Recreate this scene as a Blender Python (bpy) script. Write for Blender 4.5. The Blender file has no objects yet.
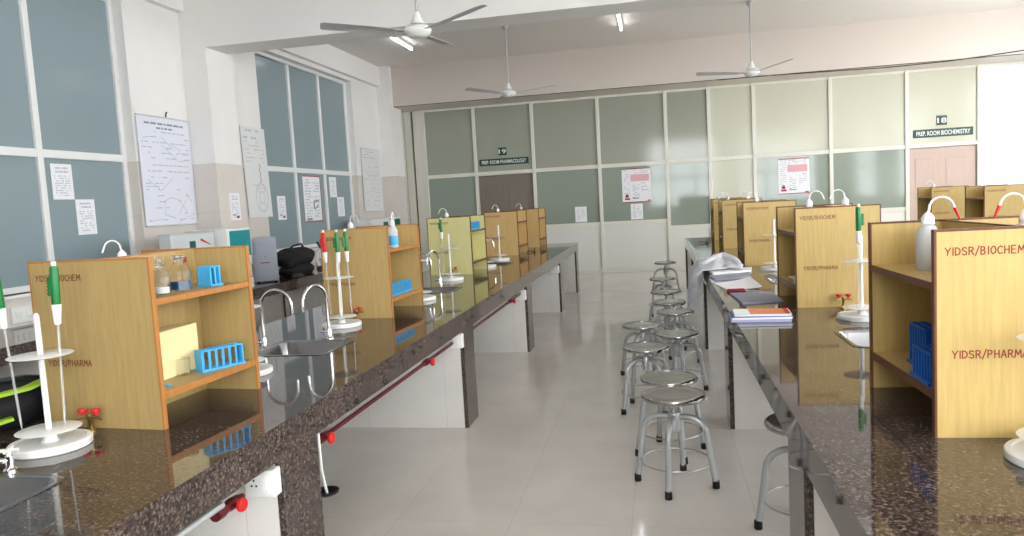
import bpy, bmesh, math, random
from mathutils import Vector, Matrix
random.seed(7)
S = bpy.context.scene
COL = S.collection
PI = math.pi

# ------------------------------------------------------------------ helpers
def lin(r, g, b):
    f = lambda c: (c/255/12.92) if c/255 <= .04045 else ((c/255+.055)/1.055)**2.4
    return (f(r), f(g), f(b), 1)

def mat(name, col, rough=.5, metal=0, spec=.5, trans=0, ior=1.45, emit=None, es=0, coat=0):
    m = bpy.data.materials.new(name); m.use_nodes = True
    b = m.node_tree.nodes['Principled BSDF']
    b.inputs['Base Color'].default_value = col
    b.inputs['Roughness'].default_value = rough
    b.inputs['Metallic'].default_value = metal
    b.inputs['Specular IOR Level'].default_value = spec
    b.inputs['Transmission Weight'].default_value = trans
    b.inputs['IOR'].default_value = ior
    b.inputs['Coat Weight'].default_value = coat
    if emit:
        b.inputs['Emission Color'].default_value = emit
        b.inputs['Emission Strength'].default_value = es
    return m

def nodes(m):
    nt = m.node_tree
    return nt, nt.nodes['Principled BSDF']

def N(nt, t, **kw):
    n = nt.nodes.new(t)
    for k, v in kw.items():
        if k in n.inputs: n.inputs[k].default_value = v
        else: setattr(n, k, v)
    return n

def ramp(nt, stops, interp='LINEAR'):
    r = nt.nodes.new('ShaderNodeValToRGB'); e = r.color_ramp.elements
    r.color_ramp.interpolation = interp
    e[0].position, e[0].color = stops[0]
    e[1].position, e[1].color = stops[-1]
    for p, c in stops[1:-1]:
        x = e.new(p); x.color = c
    return r

def coords(nt, scale=(1, 1, 1), rot=(0, 0, 0)):
    g = nt.nodes.new('ShaderNodeTexCoord')
    mp = nt.nodes.new('ShaderNodeMapping')
    mp.inputs['Scale'].default_value = scale
    mp.inputs['Rotation'].default_value = rot
    nt.links.new(g.outputs['Object'], mp.inputs['Vector'])
    return mp

def granite(name):
    m = mat(name, (0, 0, 0, 1), .045, 0, .72)
    nt, b = nodes(m); L = nt.links.new
    mp = coords(nt)
    n1 = N(nt, 'ShaderNodeTexNoise', Scale=88.0, Detail=4.0, Roughness=.65)
    v = N(nt, 'ShaderNodeTexVoronoi', Scale=115.0)
    n2 = N(nt, 'ShaderNodeTexNoise', Scale=6.0, Detail=2.0)
    for n in (n1, v, n2): L(mp.outputs[0], n.inputs['Vector'])
    r1 = ramp(nt, [(.38, lin(22, 18, 17)), (.49, lin(54, 44, 40)), (.58, lin(98, 84, 78)), (.68, lin(150, 136, 129))])
    L(n1.outputs['Fac'], r1.inputs['Fac'])
    r2 = ramp(nt, [(0, lin(22, 18, 17)), (.5, lin(76, 66, 62)), (1, lin(140, 125, 118))])
    L(v.outputs['Color'], r2.inputs['Fac'])
    mx = N(nt, 'ShaderNodeMix', data_type='RGBA'); mx.inputs[0].default_value = .4
    L(r1.outputs['Color'], mx.inputs[6]); L(r2.outputs['Color'], mx.inputs[7])
    r3 = ramp(nt, [(.3, (.75, .75, .75, 1)), (.7, (1.15, 1.1, 1.08, 1))])
    L(n2.outputs['Fac'], r3.inputs['Fac'])
    mu = N(nt, 'ShaderNodeMix', data_type='RGBA', blend_type='MULTIPLY'); mu.inputs[0].default_value = 1
    L(mx.outputs[2], mu.inputs[6]); L(r3.outputs['Color'], mu.inputs[7])
    L(mu.outputs[2], b.inputs['Base Color'])
    return m

def laminate(name, c, spread=.07, rough=.38):
    m = mat(name, c, rough, 0, .35)
    nt, b = nodes(m); L = nt.links.new
    mp = coords(nt, (22, 22, 1.6))
    n = N(nt, 'ShaderNodeTexNoise', Scale=3.0, Detail=5.0, Roughness=.6)
    L(mp.outputs[0], n.inputs['Vector'])
    lo = tuple(x*(1-spread*1.6) for x in c[:3])+(1,); hi = tuple(min(1, x*(1+spread)) for x in c[:3])+(1,)
    r = ramp(nt, [(.3, lo), (.65, hi)])
    L(n.outputs['Fac'], r.inputs['Fac']); L(r.outputs['Color'], b.inputs['Base Color'])
    return m

def tiles(name, c1, c2, joint, size, rough, axes, bump=0, off=(0, 0)):
    """square tiles laid on the two given object axes"""
    m = mat(name, c1, rough, 0, .5)
    nt, b = nodes(m); L = nt.links.new
    g = nt.nodes.new('ShaderNodeTexCoord'); sp = nt.nodes.new('ShaderNodeSeparateXYZ')
    L(g.outputs['Object'], sp.inputs[0])
    cb = nt.nodes.new('ShaderNodeCombineXYZ')
    for i, a in enumerate(axes):
        ad = N(nt, 'ShaderNodeMath', operation='ADD'); ad.inputs[1].default_value = off[i]
        L(sp.outputs[a], ad.inputs[0]); L(ad.outputs[0], cb.inputs[i])
    bk = nt.nodes.new('ShaderNodeTexBrick')
    bk.offset = 0; bk.squash = 1
    bk.inputs['Color1'].default_value = c1; bk.inputs['Color2'].default_value = c2; bk.inputs['Mortar'].default_value = joint
    bk.inputs['Scale'].default_value = 1; bk.inputs['Mortar Size'].default_value = .0018
    bk.inputs['Brick Width'].default_value = size[0]; bk.inputs['Row Height'].default_value = size[1]
    L(cb.outputs[0], bk.inputs['Vector'])
    n = N(nt, 'ShaderNodeTexNoise', Scale=2.5, Detail=4.0); L(g.outputs['Object'], n.inputs['Vector'])
    r = ramp(nt, [(.3, (.94, .94, .94, 1)), (.7, (1.03, 1.03, 1.03, 1))]); L(n.outputs['Fac'], r.inputs['Fac'])
    mu = N(nt, 'ShaderNodeMix', data_type='RGBA', blend_type='MULTIPLY'); mu.inputs[0].default_value = 1
    L(bk.outputs['Color'], mu.inputs[6]); L(r.outputs['Color'], mu.inputs[7]); L(mu.outputs[2], b.inputs['Base Color'])
    return m

def wall_paint(name):
    """white emulsion above, pale ceramic dado below 2.28 m"""
    m = mat(name, (.8, .8, .8, 1), .55, 0, .3)
    nt, b = nodes(m); L = nt.links.new
    g = nt.nodes.new('ShaderNodeNewGeometry'); sp = nt.nodes.new('ShaderNodeSeparateXYZ')
    L(g.outputs['Position'], sp.inputs[0])
    gt = N(nt, 'ShaderNodeMath', operation='GREATER_THAN'); gt.inputs[1].default_value = 2.28
    L(sp.outputs['Z'], gt.inputs[0])
    n = N(nt, 'ShaderNodeTexNoise', Scale=1.6, Detail=3.0)
    L(g.outputs['Position'], n.inputs['Vector'])
    ra = ramp(nt, [(.3, lin(216, 208, 200)), (.7, lin(222, 214, 206))])
    rb = ramp(nt, [(.3, lin(237, 234, 231)), (.7, lin(241, 238, 235))])
    L(n.outputs['Fac'], ra.inputs['Fac']); L(n.outputs['Fac'], rb.inputs['Fac'])
    bk = nt.nodes.new('ShaderNodeMath'); bk.operation = 'PINGPONG'; bk.inputs[1].default_value = .3
    ln = N(nt, 'ShaderNodeMath', operation='LESS_THAN'); ln.inputs[1].default_value = .002
    ad = N(nt, 'ShaderNodeMath', operation='ADD'); ad.inputs[1].default_value = .12
    L(sp.outputs['Z'], ad.inputs[0]); L(ad.outputs[0], bk.inputs[0]); L(bk.outputs[0], ln.inputs[0])
    mj = N(nt, 'ShaderNodeMix', data_type='RGBA'); mj.inputs[7].default_value = lin(196, 188, 180)
    L(ln.outputs[0], mj.inputs[0]); L(ra.outputs['Color'], mj.inputs[6])
    mx = N(nt, 'ShaderNodeMix', data_type='RGBA')
    L(gt.outputs[0], mx.inputs[0]); L(mj.outputs[2], mx.inputs[6]); L(rb.outputs['Color'], mx.inputs[7])
    L(mx.outputs[2], b.inputs['Base Color'])
    rr = N(nt, 'ShaderNodeMapRange'); rr.inputs['To Min'].default_value = .22; rr.inputs['To Max'].default_value = .6
    L(gt.outputs[0], rr.inputs['Value']); L(rr.outputs[0], b.inputs['Roughness'])
    return m

class MB:
    """collects shapes into one mesh"""
    def __init__(s): s.v = []; s.f = []; s.mi = []; s.cur = 0
    def add(s, vs, fs):
        o = len(s.v); s.v += [tuple(x) for x in vs]
        s.f += [tuple(i+o for i in f) for f in fs]; s.mi += [s.cur]*len(fs); return s
    def box(s, x0, x1, y0, y1, z0, z1):
        vs = [(x, y, z) for x in (x0, x1) for y in (y0, y1) for z in (z0, z1)]
        return s.add(vs, [(0, 1, 3, 2), (4, 6, 7, 5), (0, 4, 5, 1), (2, 3, 7, 6), (0, 2, 6, 4), (1, 5, 7, 3)])
    def tube(s, pts, r, n=10, caps=True):
        pts = [Vector(p) for p in pts]; rs = r if isinstance(r, (list, tuple)) else [r]*len(pts)
        t0 = (pts[1]-pts[0]).normalized()
        u = t0.orthogonal().normalized(); vs = []
        for i, p in enumerate(pts):
            t = (pts[min(i+1, len(pts)-1)]-pts[max(i-1, 0)]).normalized()
            u = (u-t*u.dot(t)).normalized(); w = t.cross(u)
            for k in range(n):
                a = 2*PI*k/n; vs.append(p+(u*math.cos(a)+w*math.sin(a))*rs[i])
        fs = [(i*n+k, i*n+(k+1) % n, (i+1)*n+(k+1) % n, (i+1)*n+k) for i in range(len(pts)-1) for k in range(n)]
        if caps:
            fs += [tuple(range(n))[::-1], tuple((len(pts)-1)*n+k for k in range(n))]
        return s.add(vs, fs)
    def lathe(s, prof, c=(0, 0, 0), n=24, rot=None):
        vs = []; c = Vector(c)
        for r, z in prof:
            for k in range(n):
                a = 2*PI*k/n; p = Vector((r*math.cos(a), r*math.sin(a), z))
                if rot: p = rot @ p
                vs.append(c+p)
        m = len(prof)
        fs = [(i*n+k, i*n+(k+1) % n, (i+1)*n+(k+1) % n, (i+1)*n+k) for i in range(m-1) for k in range(n)]
        if prof[0][0] > 1e-6: fs.append(tuple(range(n))[::-1])
        if prof[-1][0] > 1e-6: fs.append(tuple((m-1)*n+k for k in range(n)))
        return s.add(vs, fs)
    def ring(s, c, R, r, n=32, m=8):
        c = Vector(c); vs = []
        for i in range(n):
            a = 2*PI*i/n
            for k in range(m):
                b = 2*PI*k/m
                vs.append(c+Vector(((R+r*math.cos(b))*math.cos(a), (R+r*math.cos(b))*math.sin(a), r*math.sin(b))))
        return s.add(vs, [(i*m+k, ((i+1) % n)*m+k, ((i+1) % n)*m+(k+1) % m, i*m+(k+1) % m) for i in range(n) for k in range(m)])
    def loft(s, rings, closed_top=True, closed_bot=True):
        n = len(rings[0]); vs = [p for r in rings for p in r]
        fs = [(i*n+k, i*n+(k+1) % n, (i+1)*n+(k+1) % n, (i+1)*n+k) for i in range(len(rings)-1) for k in range(n)]
        if closed_bot: fs.append(tuple(range(n))[::-1])
        if closed_top: fs.append(tuple((len(rings)-1)*n+k for k in range(n)))
        return s.add(vs, fs)
    def build(s, name, m, parent=None, loc=(0, 0, 0), smooth=False, bevel=0, rotz=0):
        me = bpy.data.meshes.new(name); me.from_pydata(s.v, [], s.f)
        ms = m if isinstance(m, (list, tuple)) else [m]
        for x in ms: me.materials.append(x)
        if len(ms) > 1:
            for p, i in zip(me.polygons, s.mi): p.material_index = i
        bm = bmesh.new(); bm.from_mesh(me); bmesh.ops.remove_doubles(bm, verts=bm.verts, dist=1e-6)
        bmesh.ops.recalc_face_normals(bm, faces=bm.faces); bm.to_mesh(me); bm.free()
        if smooth:
            me.shade_smooth(); me.set_sharp_from_angle(angle=math.radians(38))
        o = bpy.data.objects.new(name, me); COL.objects.link(o)
        o.location = loc; o.rotation_euler = (0, 0, rotz)
        if parent: o.parent = parent
        if bevel:
            b = o.modifiers.new('edge', 'BEVEL'); b.width = bevel; b.segments = 2; b.limit_method = 'ANGLE'
        return o

def tag(o, label=None, cat=None, group=None, kind=None):
    if label: o['label'] = label
    if cat: o['category'] = cat
    if group: o['group'] = group
    if kind: o['kind'] = kind
    return o

def thing(name, loc, label=None, cat=None, group=None, rotz=0, kind=None):
    o = bpy.data.objects.new(name, None); COL.objects.link(o); o.empty_display_size = .1
    o.location = loc; o.rotation_euler = (0, 0, rotz)
    return tag(o, label, cat, group, kind)

def copy_tree(o, parent=None):
    c = o.copy(); COL.objects.link(c)
    if parent: c.parent = parent
    for ch in list(o.children): copy_tree(ch, c)
    return c

def struct(o): o['kind'] = 'structure'; return o

def text_mesh(txt, w, h, depth=.0006, bold=0.0):
    """letters as a mesh in the XZ plane facing -y, left-bottom at origin"""
    cu = bpy.data.curves.new('letters', 'FONT'); cu.body = txt; cu.size = 1; cu.extrude = .001; cu.offset = bold
    o = bpy.data.objects.new('letters', cu); COL.objects.link(o)
    dg = bpy.context.evaluated_depsgraph_get(); dg.update()
    me = bpy.data.meshes.new_from_object(o.evaluated_get(dg))
    bpy.data.objects.remove(o); bpy.data.curves.remove(cu)
    xs = [v.co.x for v in me.vertices]; ys = [v.co.y for v in me.vertices]
    x0, x1, y0, y1 = min(xs), max(xs), min(ys), max(ys)
    for v in me.vertices:
        x, y, z = v.co
        v.co = ((x-x0)/(x1-x0)*w, -z/.001*depth/2, (y-y0)/(y1-y0)*h)
    return me

def text(name, txt, w, h, m, parent, loc, bold=0.0):
    me = text_mesh(txt, w, h, bold=bold); me.name = name; me.materials.append(m)
    o = bpy.data.objects.new(name, me); COL.objects.link(o); o.parent = parent; o.location = loc
    return o

GLYPH = {'Y': [[(0, 1), (.35, .48), (.7, 1)], [(.35, .48), (.3, 0)]], 'I': [[(.15, 1), (.15, 0)]],
 'D': [[(.05, 0), (.05, 1), (.4, .93), (.62, .7), (.66, .45), (.5, .12), (.05, 0)]],
 'S': [[(.62, .85), (.4, 1), (.1, .9), (.08, .66), (.35, .52), (.6, .38), (.62, .12), (.35, 0), (.05, .14)]],
 'R': [[(.06, 0), (.06, 1), (.5, .96), (.6, .75), (.48, .55), (.06, .48)], [(.3, .5), (.68, 0)]], '/': [[(0, -.15), (.5, 1.15)]],
 'B': [[(.06, 0), (.06, 1), (.48, .95), (.55, .75), (.42, .54), (.06, .52)], [(.42, .54), (.62, .3), (.5, .04), (.06, 0)]],
 'O': [[(.36, 1), (.08, .75), (.05, .35), (.3, 0), (.6, .2), (.68, .6), (.55, .92), (.36, 1)]],
 'C': [[(.66, .85), (.4, 1), (.1, .75), (.05, .35), (.3, 0), (.66, .12)]], 'H': [[(.06, 1), (.06, 0)], [(.62, 1), (.62, 0)], [(.06, .52), (.62, .52)]],
 'E': [[(.58, 1), (.06, 1), (.06, 0), (.6, 0)], [(.06, .52), (.5, .52)]], 'M': [[(.02, 0), (.12, 1), (.42, .35), (.74, 1), (.82, 0)]],
 'P': [[(.06, 0), (.06, 1), (.52, .95), (.6, .74), (.46, .5), (.06, .46)]], 'A': [[(0, 0), (.34, 1), (.68, 0)], [(.12, .35), (.56, .35)]]}
def strokes(name, txt, w, h, m, parent, loc, sw=.15):
    """brush-painted capitals in the XZ plane facing -y"""
    adv = {'I': .42, '/': .66, 'M': 1.02}; tot = sum(adv.get(c, .88) for c in txt); k = w/tot; b = MB(); x = 0
    for c in txt:
        for pl in GLYPH[c]:
            for (x0, z0), (x1, z1) in zip(pl, pl[1:]):
                p, q = Vector(((x+x0)*k, z0*h)), Vector(((x+x1)*k, z1*h)); d = (q-p).normalized(); p -= d*sw*h*.35; q += d*sw*h*.35
                n = Vector((-d.y, d.x))*sw*h/2; r = [p-n, q-n, q+n, p+n]
                b.add([(v.x, e, v.y) for e in (0, -.0005) for v in r], [(0, 1, 2, 3), (4, 7, 6, 5), (0, 4, 5, 1), (1, 5, 6, 2), (2, 6, 7, 3), (3, 7, 4, 0)])
        x += adv.get(c, .88)
    o = b.build(name, m, parent, loc); return o

def arc(c, r, a0, a1, n, ux, uz):
    c = Vector(c); ux = Vector(ux); uz = Vector(uz)
    return [c+ux*(r*math.cos(a0+(a1-a0)*i/n))+uz*(r*math.sin(a0+(a1-a0)*i/n)) for i in range(n+1)]

def rrect(w, d, r, z, n=5, cx=0, cy=0):
    out = []
    for sx, sy, a in ((1, 1, 0), (-1, 1, PI/2), (-1, -1, PI), (1, -1, 3*PI/2)):
        for k in range(n+1):
            t = a+PI/2*k/n
            out.append((cx+sx*(w/2-r)+r*math.cos(t), cy+sy*(d/2-r)+r*math.sin(t), z))
    return out

# ------------------------------------------------------------------ materials
M = {}
M['wall'] = wall_paint('wall_paint')
M['white_paint'] = mat('white_paint', lin(240, 237, 234), .6, 0, .3)
M['beige'] = mat('beam_beige', lin(209, 199, 189), .35, 0, .4)  # darker, warmer tone than the white beams, used above the partition
M['ceiling'] = mat('ceiling_paint', lin(226, 220, 214), .42, 0, .35)
M['floor'] = tiles('floor_tile', lin(222, 216, 208), lin(225, 219, 211), lin(206, 200, 192), (.6, .6), .075, ('X', 'Y'), off=(.18, .1))
M['white_tile'] = tiles('white_wall_tile', lin(228, 224, 219), lin(230, 226, 221), lin(208, 204, 198), (.6, .9), .18, ('X', 'Z'))
M['granite'] = granite('brown_granite')
M['alu'] = mat('white_powder_coat', lin(236, 236, 234), .3, 0, .5)
M['cream_alu'] = mat('cream_powder_coat', lin(222, 219, 207), .32, 0, .5)
M['film'] = mat('blue_grey_glazing', lin(139, 155, 160), .16, 0, .45)
M['pane_dark'] = mat('grey_green_glazing', lin(157, 160, 146), .09, 0, .5)
M['pane_teal'] = mat('teal_grey_glazing', lin(142, 152, 141), .06, 0, .5)
M['pane_pale'] = mat('pale_cream_glazing', lin(203, 202, 184), .12, 0, .3)
M['pane_glare'] = mat('painted_reflection_glazing', lin(226, 228, 226), .05, 0, 1)  # whitened base colour stands in for bright window reflections in these panes
M['panel_white'] = mat('white_laminate_panel', lin(222, 221, 214), .25, 0, .4)
M['door_brown'] = laminate('brown_door', lin(128, 118, 107), .05)
M['door_pink'] = laminate('pinkish_door', lin(194, 172, 160), .04)
M['wood_dusky'] = laminate('dusky_laminate', lin(176, 150, 98))
M['wood_tan'] = laminate('tan_laminate', lin(186, 158, 104))
M['wood_yellow'] = laminate('yellow_laminate', lin(194, 166, 104))
M['wood_green'] = laminate('greenish_yellow_laminate', lin(212, 206, 146), .04)
M['wood_orange'] = laminate('orange_laminate', lin(208, 174, 116))
M['edge_orange'] = laminate('orange_lipping', lin(178, 120, 62), .1)
M['edge_brown'] = laminate('brown_lipping', lin(104, 62, 34), .1)
M['red_ink'] = mat('red_paint', lin(140, 42, 26), .6)
M['brown_ink'] = mat('brown_red_paint', lin(120, 62, 28), .6)
M['steel'] = mat('stainless_steel', (.47, .46, .45, 1), .2, 1)
M['sink_steel'] = mat('brushed_sink_steel', (.24, .24, .25, 1), .22, 1)
M['rim_steel'] = mat('polished_rim_steel', (.42, .41, .40, 1), .07, 1)
M['chrome'] = mat('chrome', (.72, .72, .73, 1), .08, 1)
M['pipe_paint'] = mat('silver_grey_enamel', lin(188, 191, 193), .25, .45, .5)
M['rubber'] = mat('black_rubber', lin(26, 26, 27), .7)
M['plastic'] = mat('white_plastic', lin(236, 236, 233), .35, 0, .5)
M['cloudy'] = mat('translucent_plastic', lin(226, 229, 232), .4, 0, .4, .35, 1.2)
M['green'] = mat('green_plastic', lin(20, 120, 58), .35)
M['red'] = mat('red_plastic', lin(205, 32, 34), .35)
M['maroon'] = mat('maroon_pipe_paint', lin(92, 22, 28), .35)
M['brass'] = mat('brass', (.50, .34, .14, 1), .3, 1)
M['blue'] = mat('sky_blue_plastic', lin(70, 168, 220), .35)
M['royal'] = mat('royal_blue_plastic', lin(20, 96, 190), .35)
M['glass'] = mat('clear_glass', (1, 1, 1, 1), .02, 0, .5, 1, 1.25)
M['pipette'] = mat('pipette_glass', (.93, .94, .94, 1), .08, 0, .5, .7, 1.08)
M['powder'] = mat('white_powder', lin(240, 240, 238), .9)
M['blue_liquid'] = mat('blue_liquid', lin(10, 66, 104), .1)
M['yellow_liquid'] = mat('yellow_liquid', lin(206, 190, 96), .15)
M['cream'] = mat('cream_card', lin(244, 226, 170), .6)
M['paper'] = mat('white_paper', lin(240, 240, 244), .8)
M['poster_paper'] = mat('poster_paper', lin(226, 228, 238), .65)
M['poster_grey'] = mat('greyish_poster_paper', lin(226, 227, 225), .65)
M['ink'] = mat('grey_ink', lin(186, 189, 200), .8)
M['ink_dark'] = mat('dark_ink', lin(140, 144, 154), .8)
M['ink_red'] = mat('crimson_ink', lin(150, 40, 62), .8)
M['ink_pink'] = mat('pink_ink', lin(226, 176, 184), .8)
M['sign'] = mat('dark_green_board', lin(28, 66, 58), .4)
M['sign_white'] = mat('white_letter', lin(238, 240, 236), .5)
M['black'] = mat('black_fabric', lin(24, 24, 27), .8)
M['lime'] = mat('lime_fabric', lin(156, 196, 44), .7)
M['grey_enamel'] = mat('light_grey_enamel', lin(206, 212, 212), .35)
M['mid_grey'] = mat('mid_grey_enamel', lin(160, 164, 176), .4)
M['teal'] = mat('teal_enamel', lin(24, 142, 146), .4)
M['teal_dark'] = mat('dark_teal_enamel', lin(10, 92, 88), .4)
M['black_plastic'] = mat('black_plastic', lin(22, 22, 24), .35)
M['coat'] = mat('grey_white_cotton', lin(214, 216, 224), .85)
M['folder'] = mat('blue_grey_cover', lin(150, 154, 172), .55)
M['navy'] = mat('blue_cover', lin(34, 74, 140), .45)
M['orange_cover'] = mat('orange_cover', lin(226, 138, 96), .5)
M['lilac'] = mat('lilac_cover', lin(172, 178, 214), .55)
M['tube'] = mat('lamp_tube', (1, 1, 1, 1), .4, emit=(.93, .96, 1, 1), es=18)
M['fan'] = mat('fan_enamel', lin(188, 188, 188), .4)
M['frame_dark'] = mat('dark_joint', lin(58, 52, 46), .7)

# ------------------------------------------------------------------ the room
XL, XR, YN, YB, ZC = -5.6, 7.9, -3.6, 15.7, 4.52
WIN_Z0, WIN_Z1, RAIL = 1.03, 4.05, 2.315

def wall_with_openings(name, axis, at, thick, a0, a1, z1, opens, m):
    """axis 'x': wall in plane x=at running along y; 'y': plane y=at running along x"""
    b = MB(); lo, hi = min(at, at+thick), max(at, at+thick)
    def seg(p, q, za, zb):
        if axis == 'x': b.box(lo, hi, p, q, za, zb)
        else: b.box(p, q, lo, hi, za, zb)
    cur = a0
    for (p, q, za, zb) in opens:
        seg(cur, p, 0, z1); seg(p, q, 0, za); seg(p, q, zb, z1); cur = q
    seg(cur, a1, 0, z1)
    return struct(b.build(name, m))

floor = struct(MB().box(XL-.3, XR+.3, YN-.3, YB+2.2, -.1, 0).build('floor', M['floor']))
ceil = struct(MB().box(XL-.3, XR+.3, YN-.3, YB+2.2, ZC, ZC+.12).build('ceiling', M['ceiling']))
LW = [(-1.3, 1.93), (4.04, 7.27), (9.98, 13.41)]
wall_with_openings('wall_left', 'x', XL, -.25, YN, YB, ZC, [(a, b, WIN_Z0, WIN_Z1) for a, b in LW], M['wall'])
wall_with_openings('wall_right', 'x', XR, .25, YN, YB, ZC, [(a, b, WIN_Z0, WIN_Z1) for a, b in LW], M['wall'])
RW = [(-.4, 2.8), (3.8, 7.0)]
wall_with_openings('wall_rear', 'y', YN, -.25, XL-.25, XR+.25, ZC, [(a, b, WIN_Z0, WIN_Z1) for a, b in RW], M['wall'])

# piers, beams, lintels
struct(MB().box(XL, -5.27, 8.25, 8.84, 0, ZC).build('trim_1', M['wall']))
struct(MB().box(XL, -5.30, 14.7, 15.3, 0, ZC).build('trim_2', M['wall']))
struct(MB().box(7.57, XR, 8.25, 8.84, 0, ZC).build('trim_3', M['wall']))
struct(MB().box(-5.27, 7.57, 8.25, 8.72, 3.665, ZC).build('trim_4', M['white_paint']))       # cross beam
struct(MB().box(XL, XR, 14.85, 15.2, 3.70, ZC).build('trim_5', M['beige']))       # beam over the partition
struct(MB().box(XL+.0, XL+.09, 8.84, 14.7, 4.12, ZC).build('trim_6', M['white_paint']))    # lintels
struct(MB().box(XL, XL+.09, 2.4, 8.25, 4.10, ZC).build('trim_7', M['white_paint']))
struct(MB().box(XL, XR, 1.6, 2.07, 3.665, ZC).build('trim_8', M['white_paint']))
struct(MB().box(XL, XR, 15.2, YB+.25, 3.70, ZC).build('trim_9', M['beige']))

def window(num, axis, at, inward, a0, a1, muls, glazed, pane_mat=None):
    """aluminium window; frame plane set back into the wall"""
    w = struct(thing('window_%d' % num, (0, 0, 0)))
    f = MB(); d0, d1 = at-inward*.19, at-inward*.12
    def bx(mb, p, q, za, zb, da=d0, db=d1):
        lo, hi = min(da, db), max(da, db)
        if axis == 'x': mb.box(lo, hi, p, q, za, zb)
        else: mb.box(p, q, lo, hi, za, zb)
    t = .055
    bx(f, a0, a1, WIN_Z0, WIN_Z0+t); bx(f, a0, a1, WIN_Z1-t, WIN_Z1)
    bx(f, a0, a0+t, WIN_Z0+t, WIN_Z1-t); bx(f, a1-t, a1, WIN_Z0+t, WIN_Z1-t)
    xs = [a0+t]+muls+[a1-t]
    for m_ in muls: bx(f, m_-.035, m_+.035, WIN_Z0+t, WIN_Z1-t)
    for i in range(len(xs)-1):
        bx(f, xs[i]+(.035 if i else 0), xs[i+1]-(.035 if i < len(xs)-2 else 0), RAIL-.04, RAIL+.04)
    f.build('frame', M['alu'], w, bevel=.006)
    s = MB(); bx(s, a0, a1, WIN_Z0-.03, WIN_Z0+.0, at-inward*.12, at+inward*.03); s.build('sill', M['alu'], w, bevel=.004)
    if glazed:
        for i in range(len(xs)-1):
            for za, zb in ((WIN_Z0+t, RAIL-.04), (RAIL+.04, WIN_Z1-t)):
                p = MB(); bx(p, xs[i]+(.035 if i else 0), xs[i+1]-(.035 if i < len(xs)-2 else 0), za, zb, at-inward*.16, at-inward*.15)
                p.build('pane', pane_mat, w)
    return w
window(1, 'x', XL, 1, 4.04, 7.27, [5.07, 6.10], True, M['film'])
window(2, 'x', XL, 1, 9.98, 13.41, [11.18, 12.26], True, M['film'])
window(3, 'x', XL, 1, -1.3, 1.93, [-.2, .86], True, M['film'])
# windows standing open to daylight, right and rear walls
for i, (a, b) in enumerate(LW): window(4+i, 'x', XR, -1, a, b, [a+1.08, a+2.15], False)
for i, (a, b) in enumerate(RW): window(7+i, 'y', YN, 1, a, b, [a+1.07, a+2.14], False)

# glazed partition across the back
xs_m = [-4.95, -3.82, -2.55, -1.16, .225, 1.083, 1.955, 3.40, 4.785, 6.05, 7.3]
Yp = YB
part_n = [10]
def bay(x0, x1, low, mid, top, low_z=1.045, split=2.25, kind='window'):
    w = struct(thing('%s_%d' % (kind, part_n[0] if kind == 'window' else bay.d), (0, Yp, 0)))
    if kind == 'window': part_n[0] += 1
    else: bay.d += 1
    f = MB(); t = .035
    f.box(x0-t, x0+t, -.02, .06, 0, 3.74)
    for z in (low_z, split):
        f.box(x0+t, x1-t, -.012, .05, z-.04, z+.04)
    f.box(x0+t, x1-t, -.012, .05, 3.66, 3.74); f.box(x0+t, x1-t, -.012, .05, 0, .09)
    f.build('frame', M['cream_alu'], w, bevel=.004)
    MB().box(x0+t, x1-t, .015, .025, split+.04, 3.66).build('upper_pane', top, w)
    MB().box(x0+t, x1-t, .015, .025, low_z+.04, split-.04).build('lower_pane', mid, w)
    MB().box(x0+t, x1-t, .012, .03, .09, low_z-.04).build('panel', low, w, bevel=.003)
    return w
bay.d = 1
D, T, P, W = M['pane_dark'], M['pane_teal'], M['pane_pale'], M['panel_white']
bay(-4.95, -3.82, W, T, D)
def door_bay(x0, x1, top, leaf, n):
    w = struct(thing('door_%d' % n, (0, Yp, 0))); t = .035
    f = MB(); f.box(x0-t, x0+t, -.02, .06, 0, 3.74); f.box(x0+t, x1-t, -.012, .05, 2.21, 2.29); f.box(x0+t, x1-t, -.012, .05, 3.66, 3.74)
    f.build('frame', M['cream_alu'], w, bevel=.004)
    MB().box(x0+t, x1-t, .015, .025, 2.29, 3.66).build('upper_pane', top, w)
    lf = MB().box(x0+t+.01, x1-t-.01, .03, .07, .01, 2.2)
    lf_o = lf.build('door_leaf', leaf, w, bevel=.004)
    pn = MB(); ww = (x1-x0)
    for a in (.12, .55):
        for za, zb in ((.25, 1.0), (1.15, 2.0)):
            pn.box(x0+ww*a, x0+ww*(a+.33), .022, .03, za, zb)
    pn.build('raised_panel', leaf, lf_o, bevel=.006)
    h = MB().tube([(x1-.14, .03, 1.05), (x1-.14, -.02, 1.05), (x1-.25, -.02, 1.05)], .01)
    h.build('door_handle', M['steel'], lf_o, smooth=True)
door_bay(-3.82, -2.55, D, M['door_brown'], 1)
bay(-2.55, -1.16, W, T, D)
bay(-1.16, .225, W, T, D)
w = bay(.225, 1.083, W, T, D, low_z=.90)
bay(1.083, 1.955, W, P, P)
bay(1.955, 3.40, W, T, P)
bay(3.40, 4.785, W, T, P)
door_bay(4.785, 6.05, P, M['door_pink'], 2)
bay(6.05, 7.3, W, M['pane_glare'], M['pane_glare'])
bay(7.3, XR, W, M['pane_glare'], M['pane_glare'])
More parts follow.
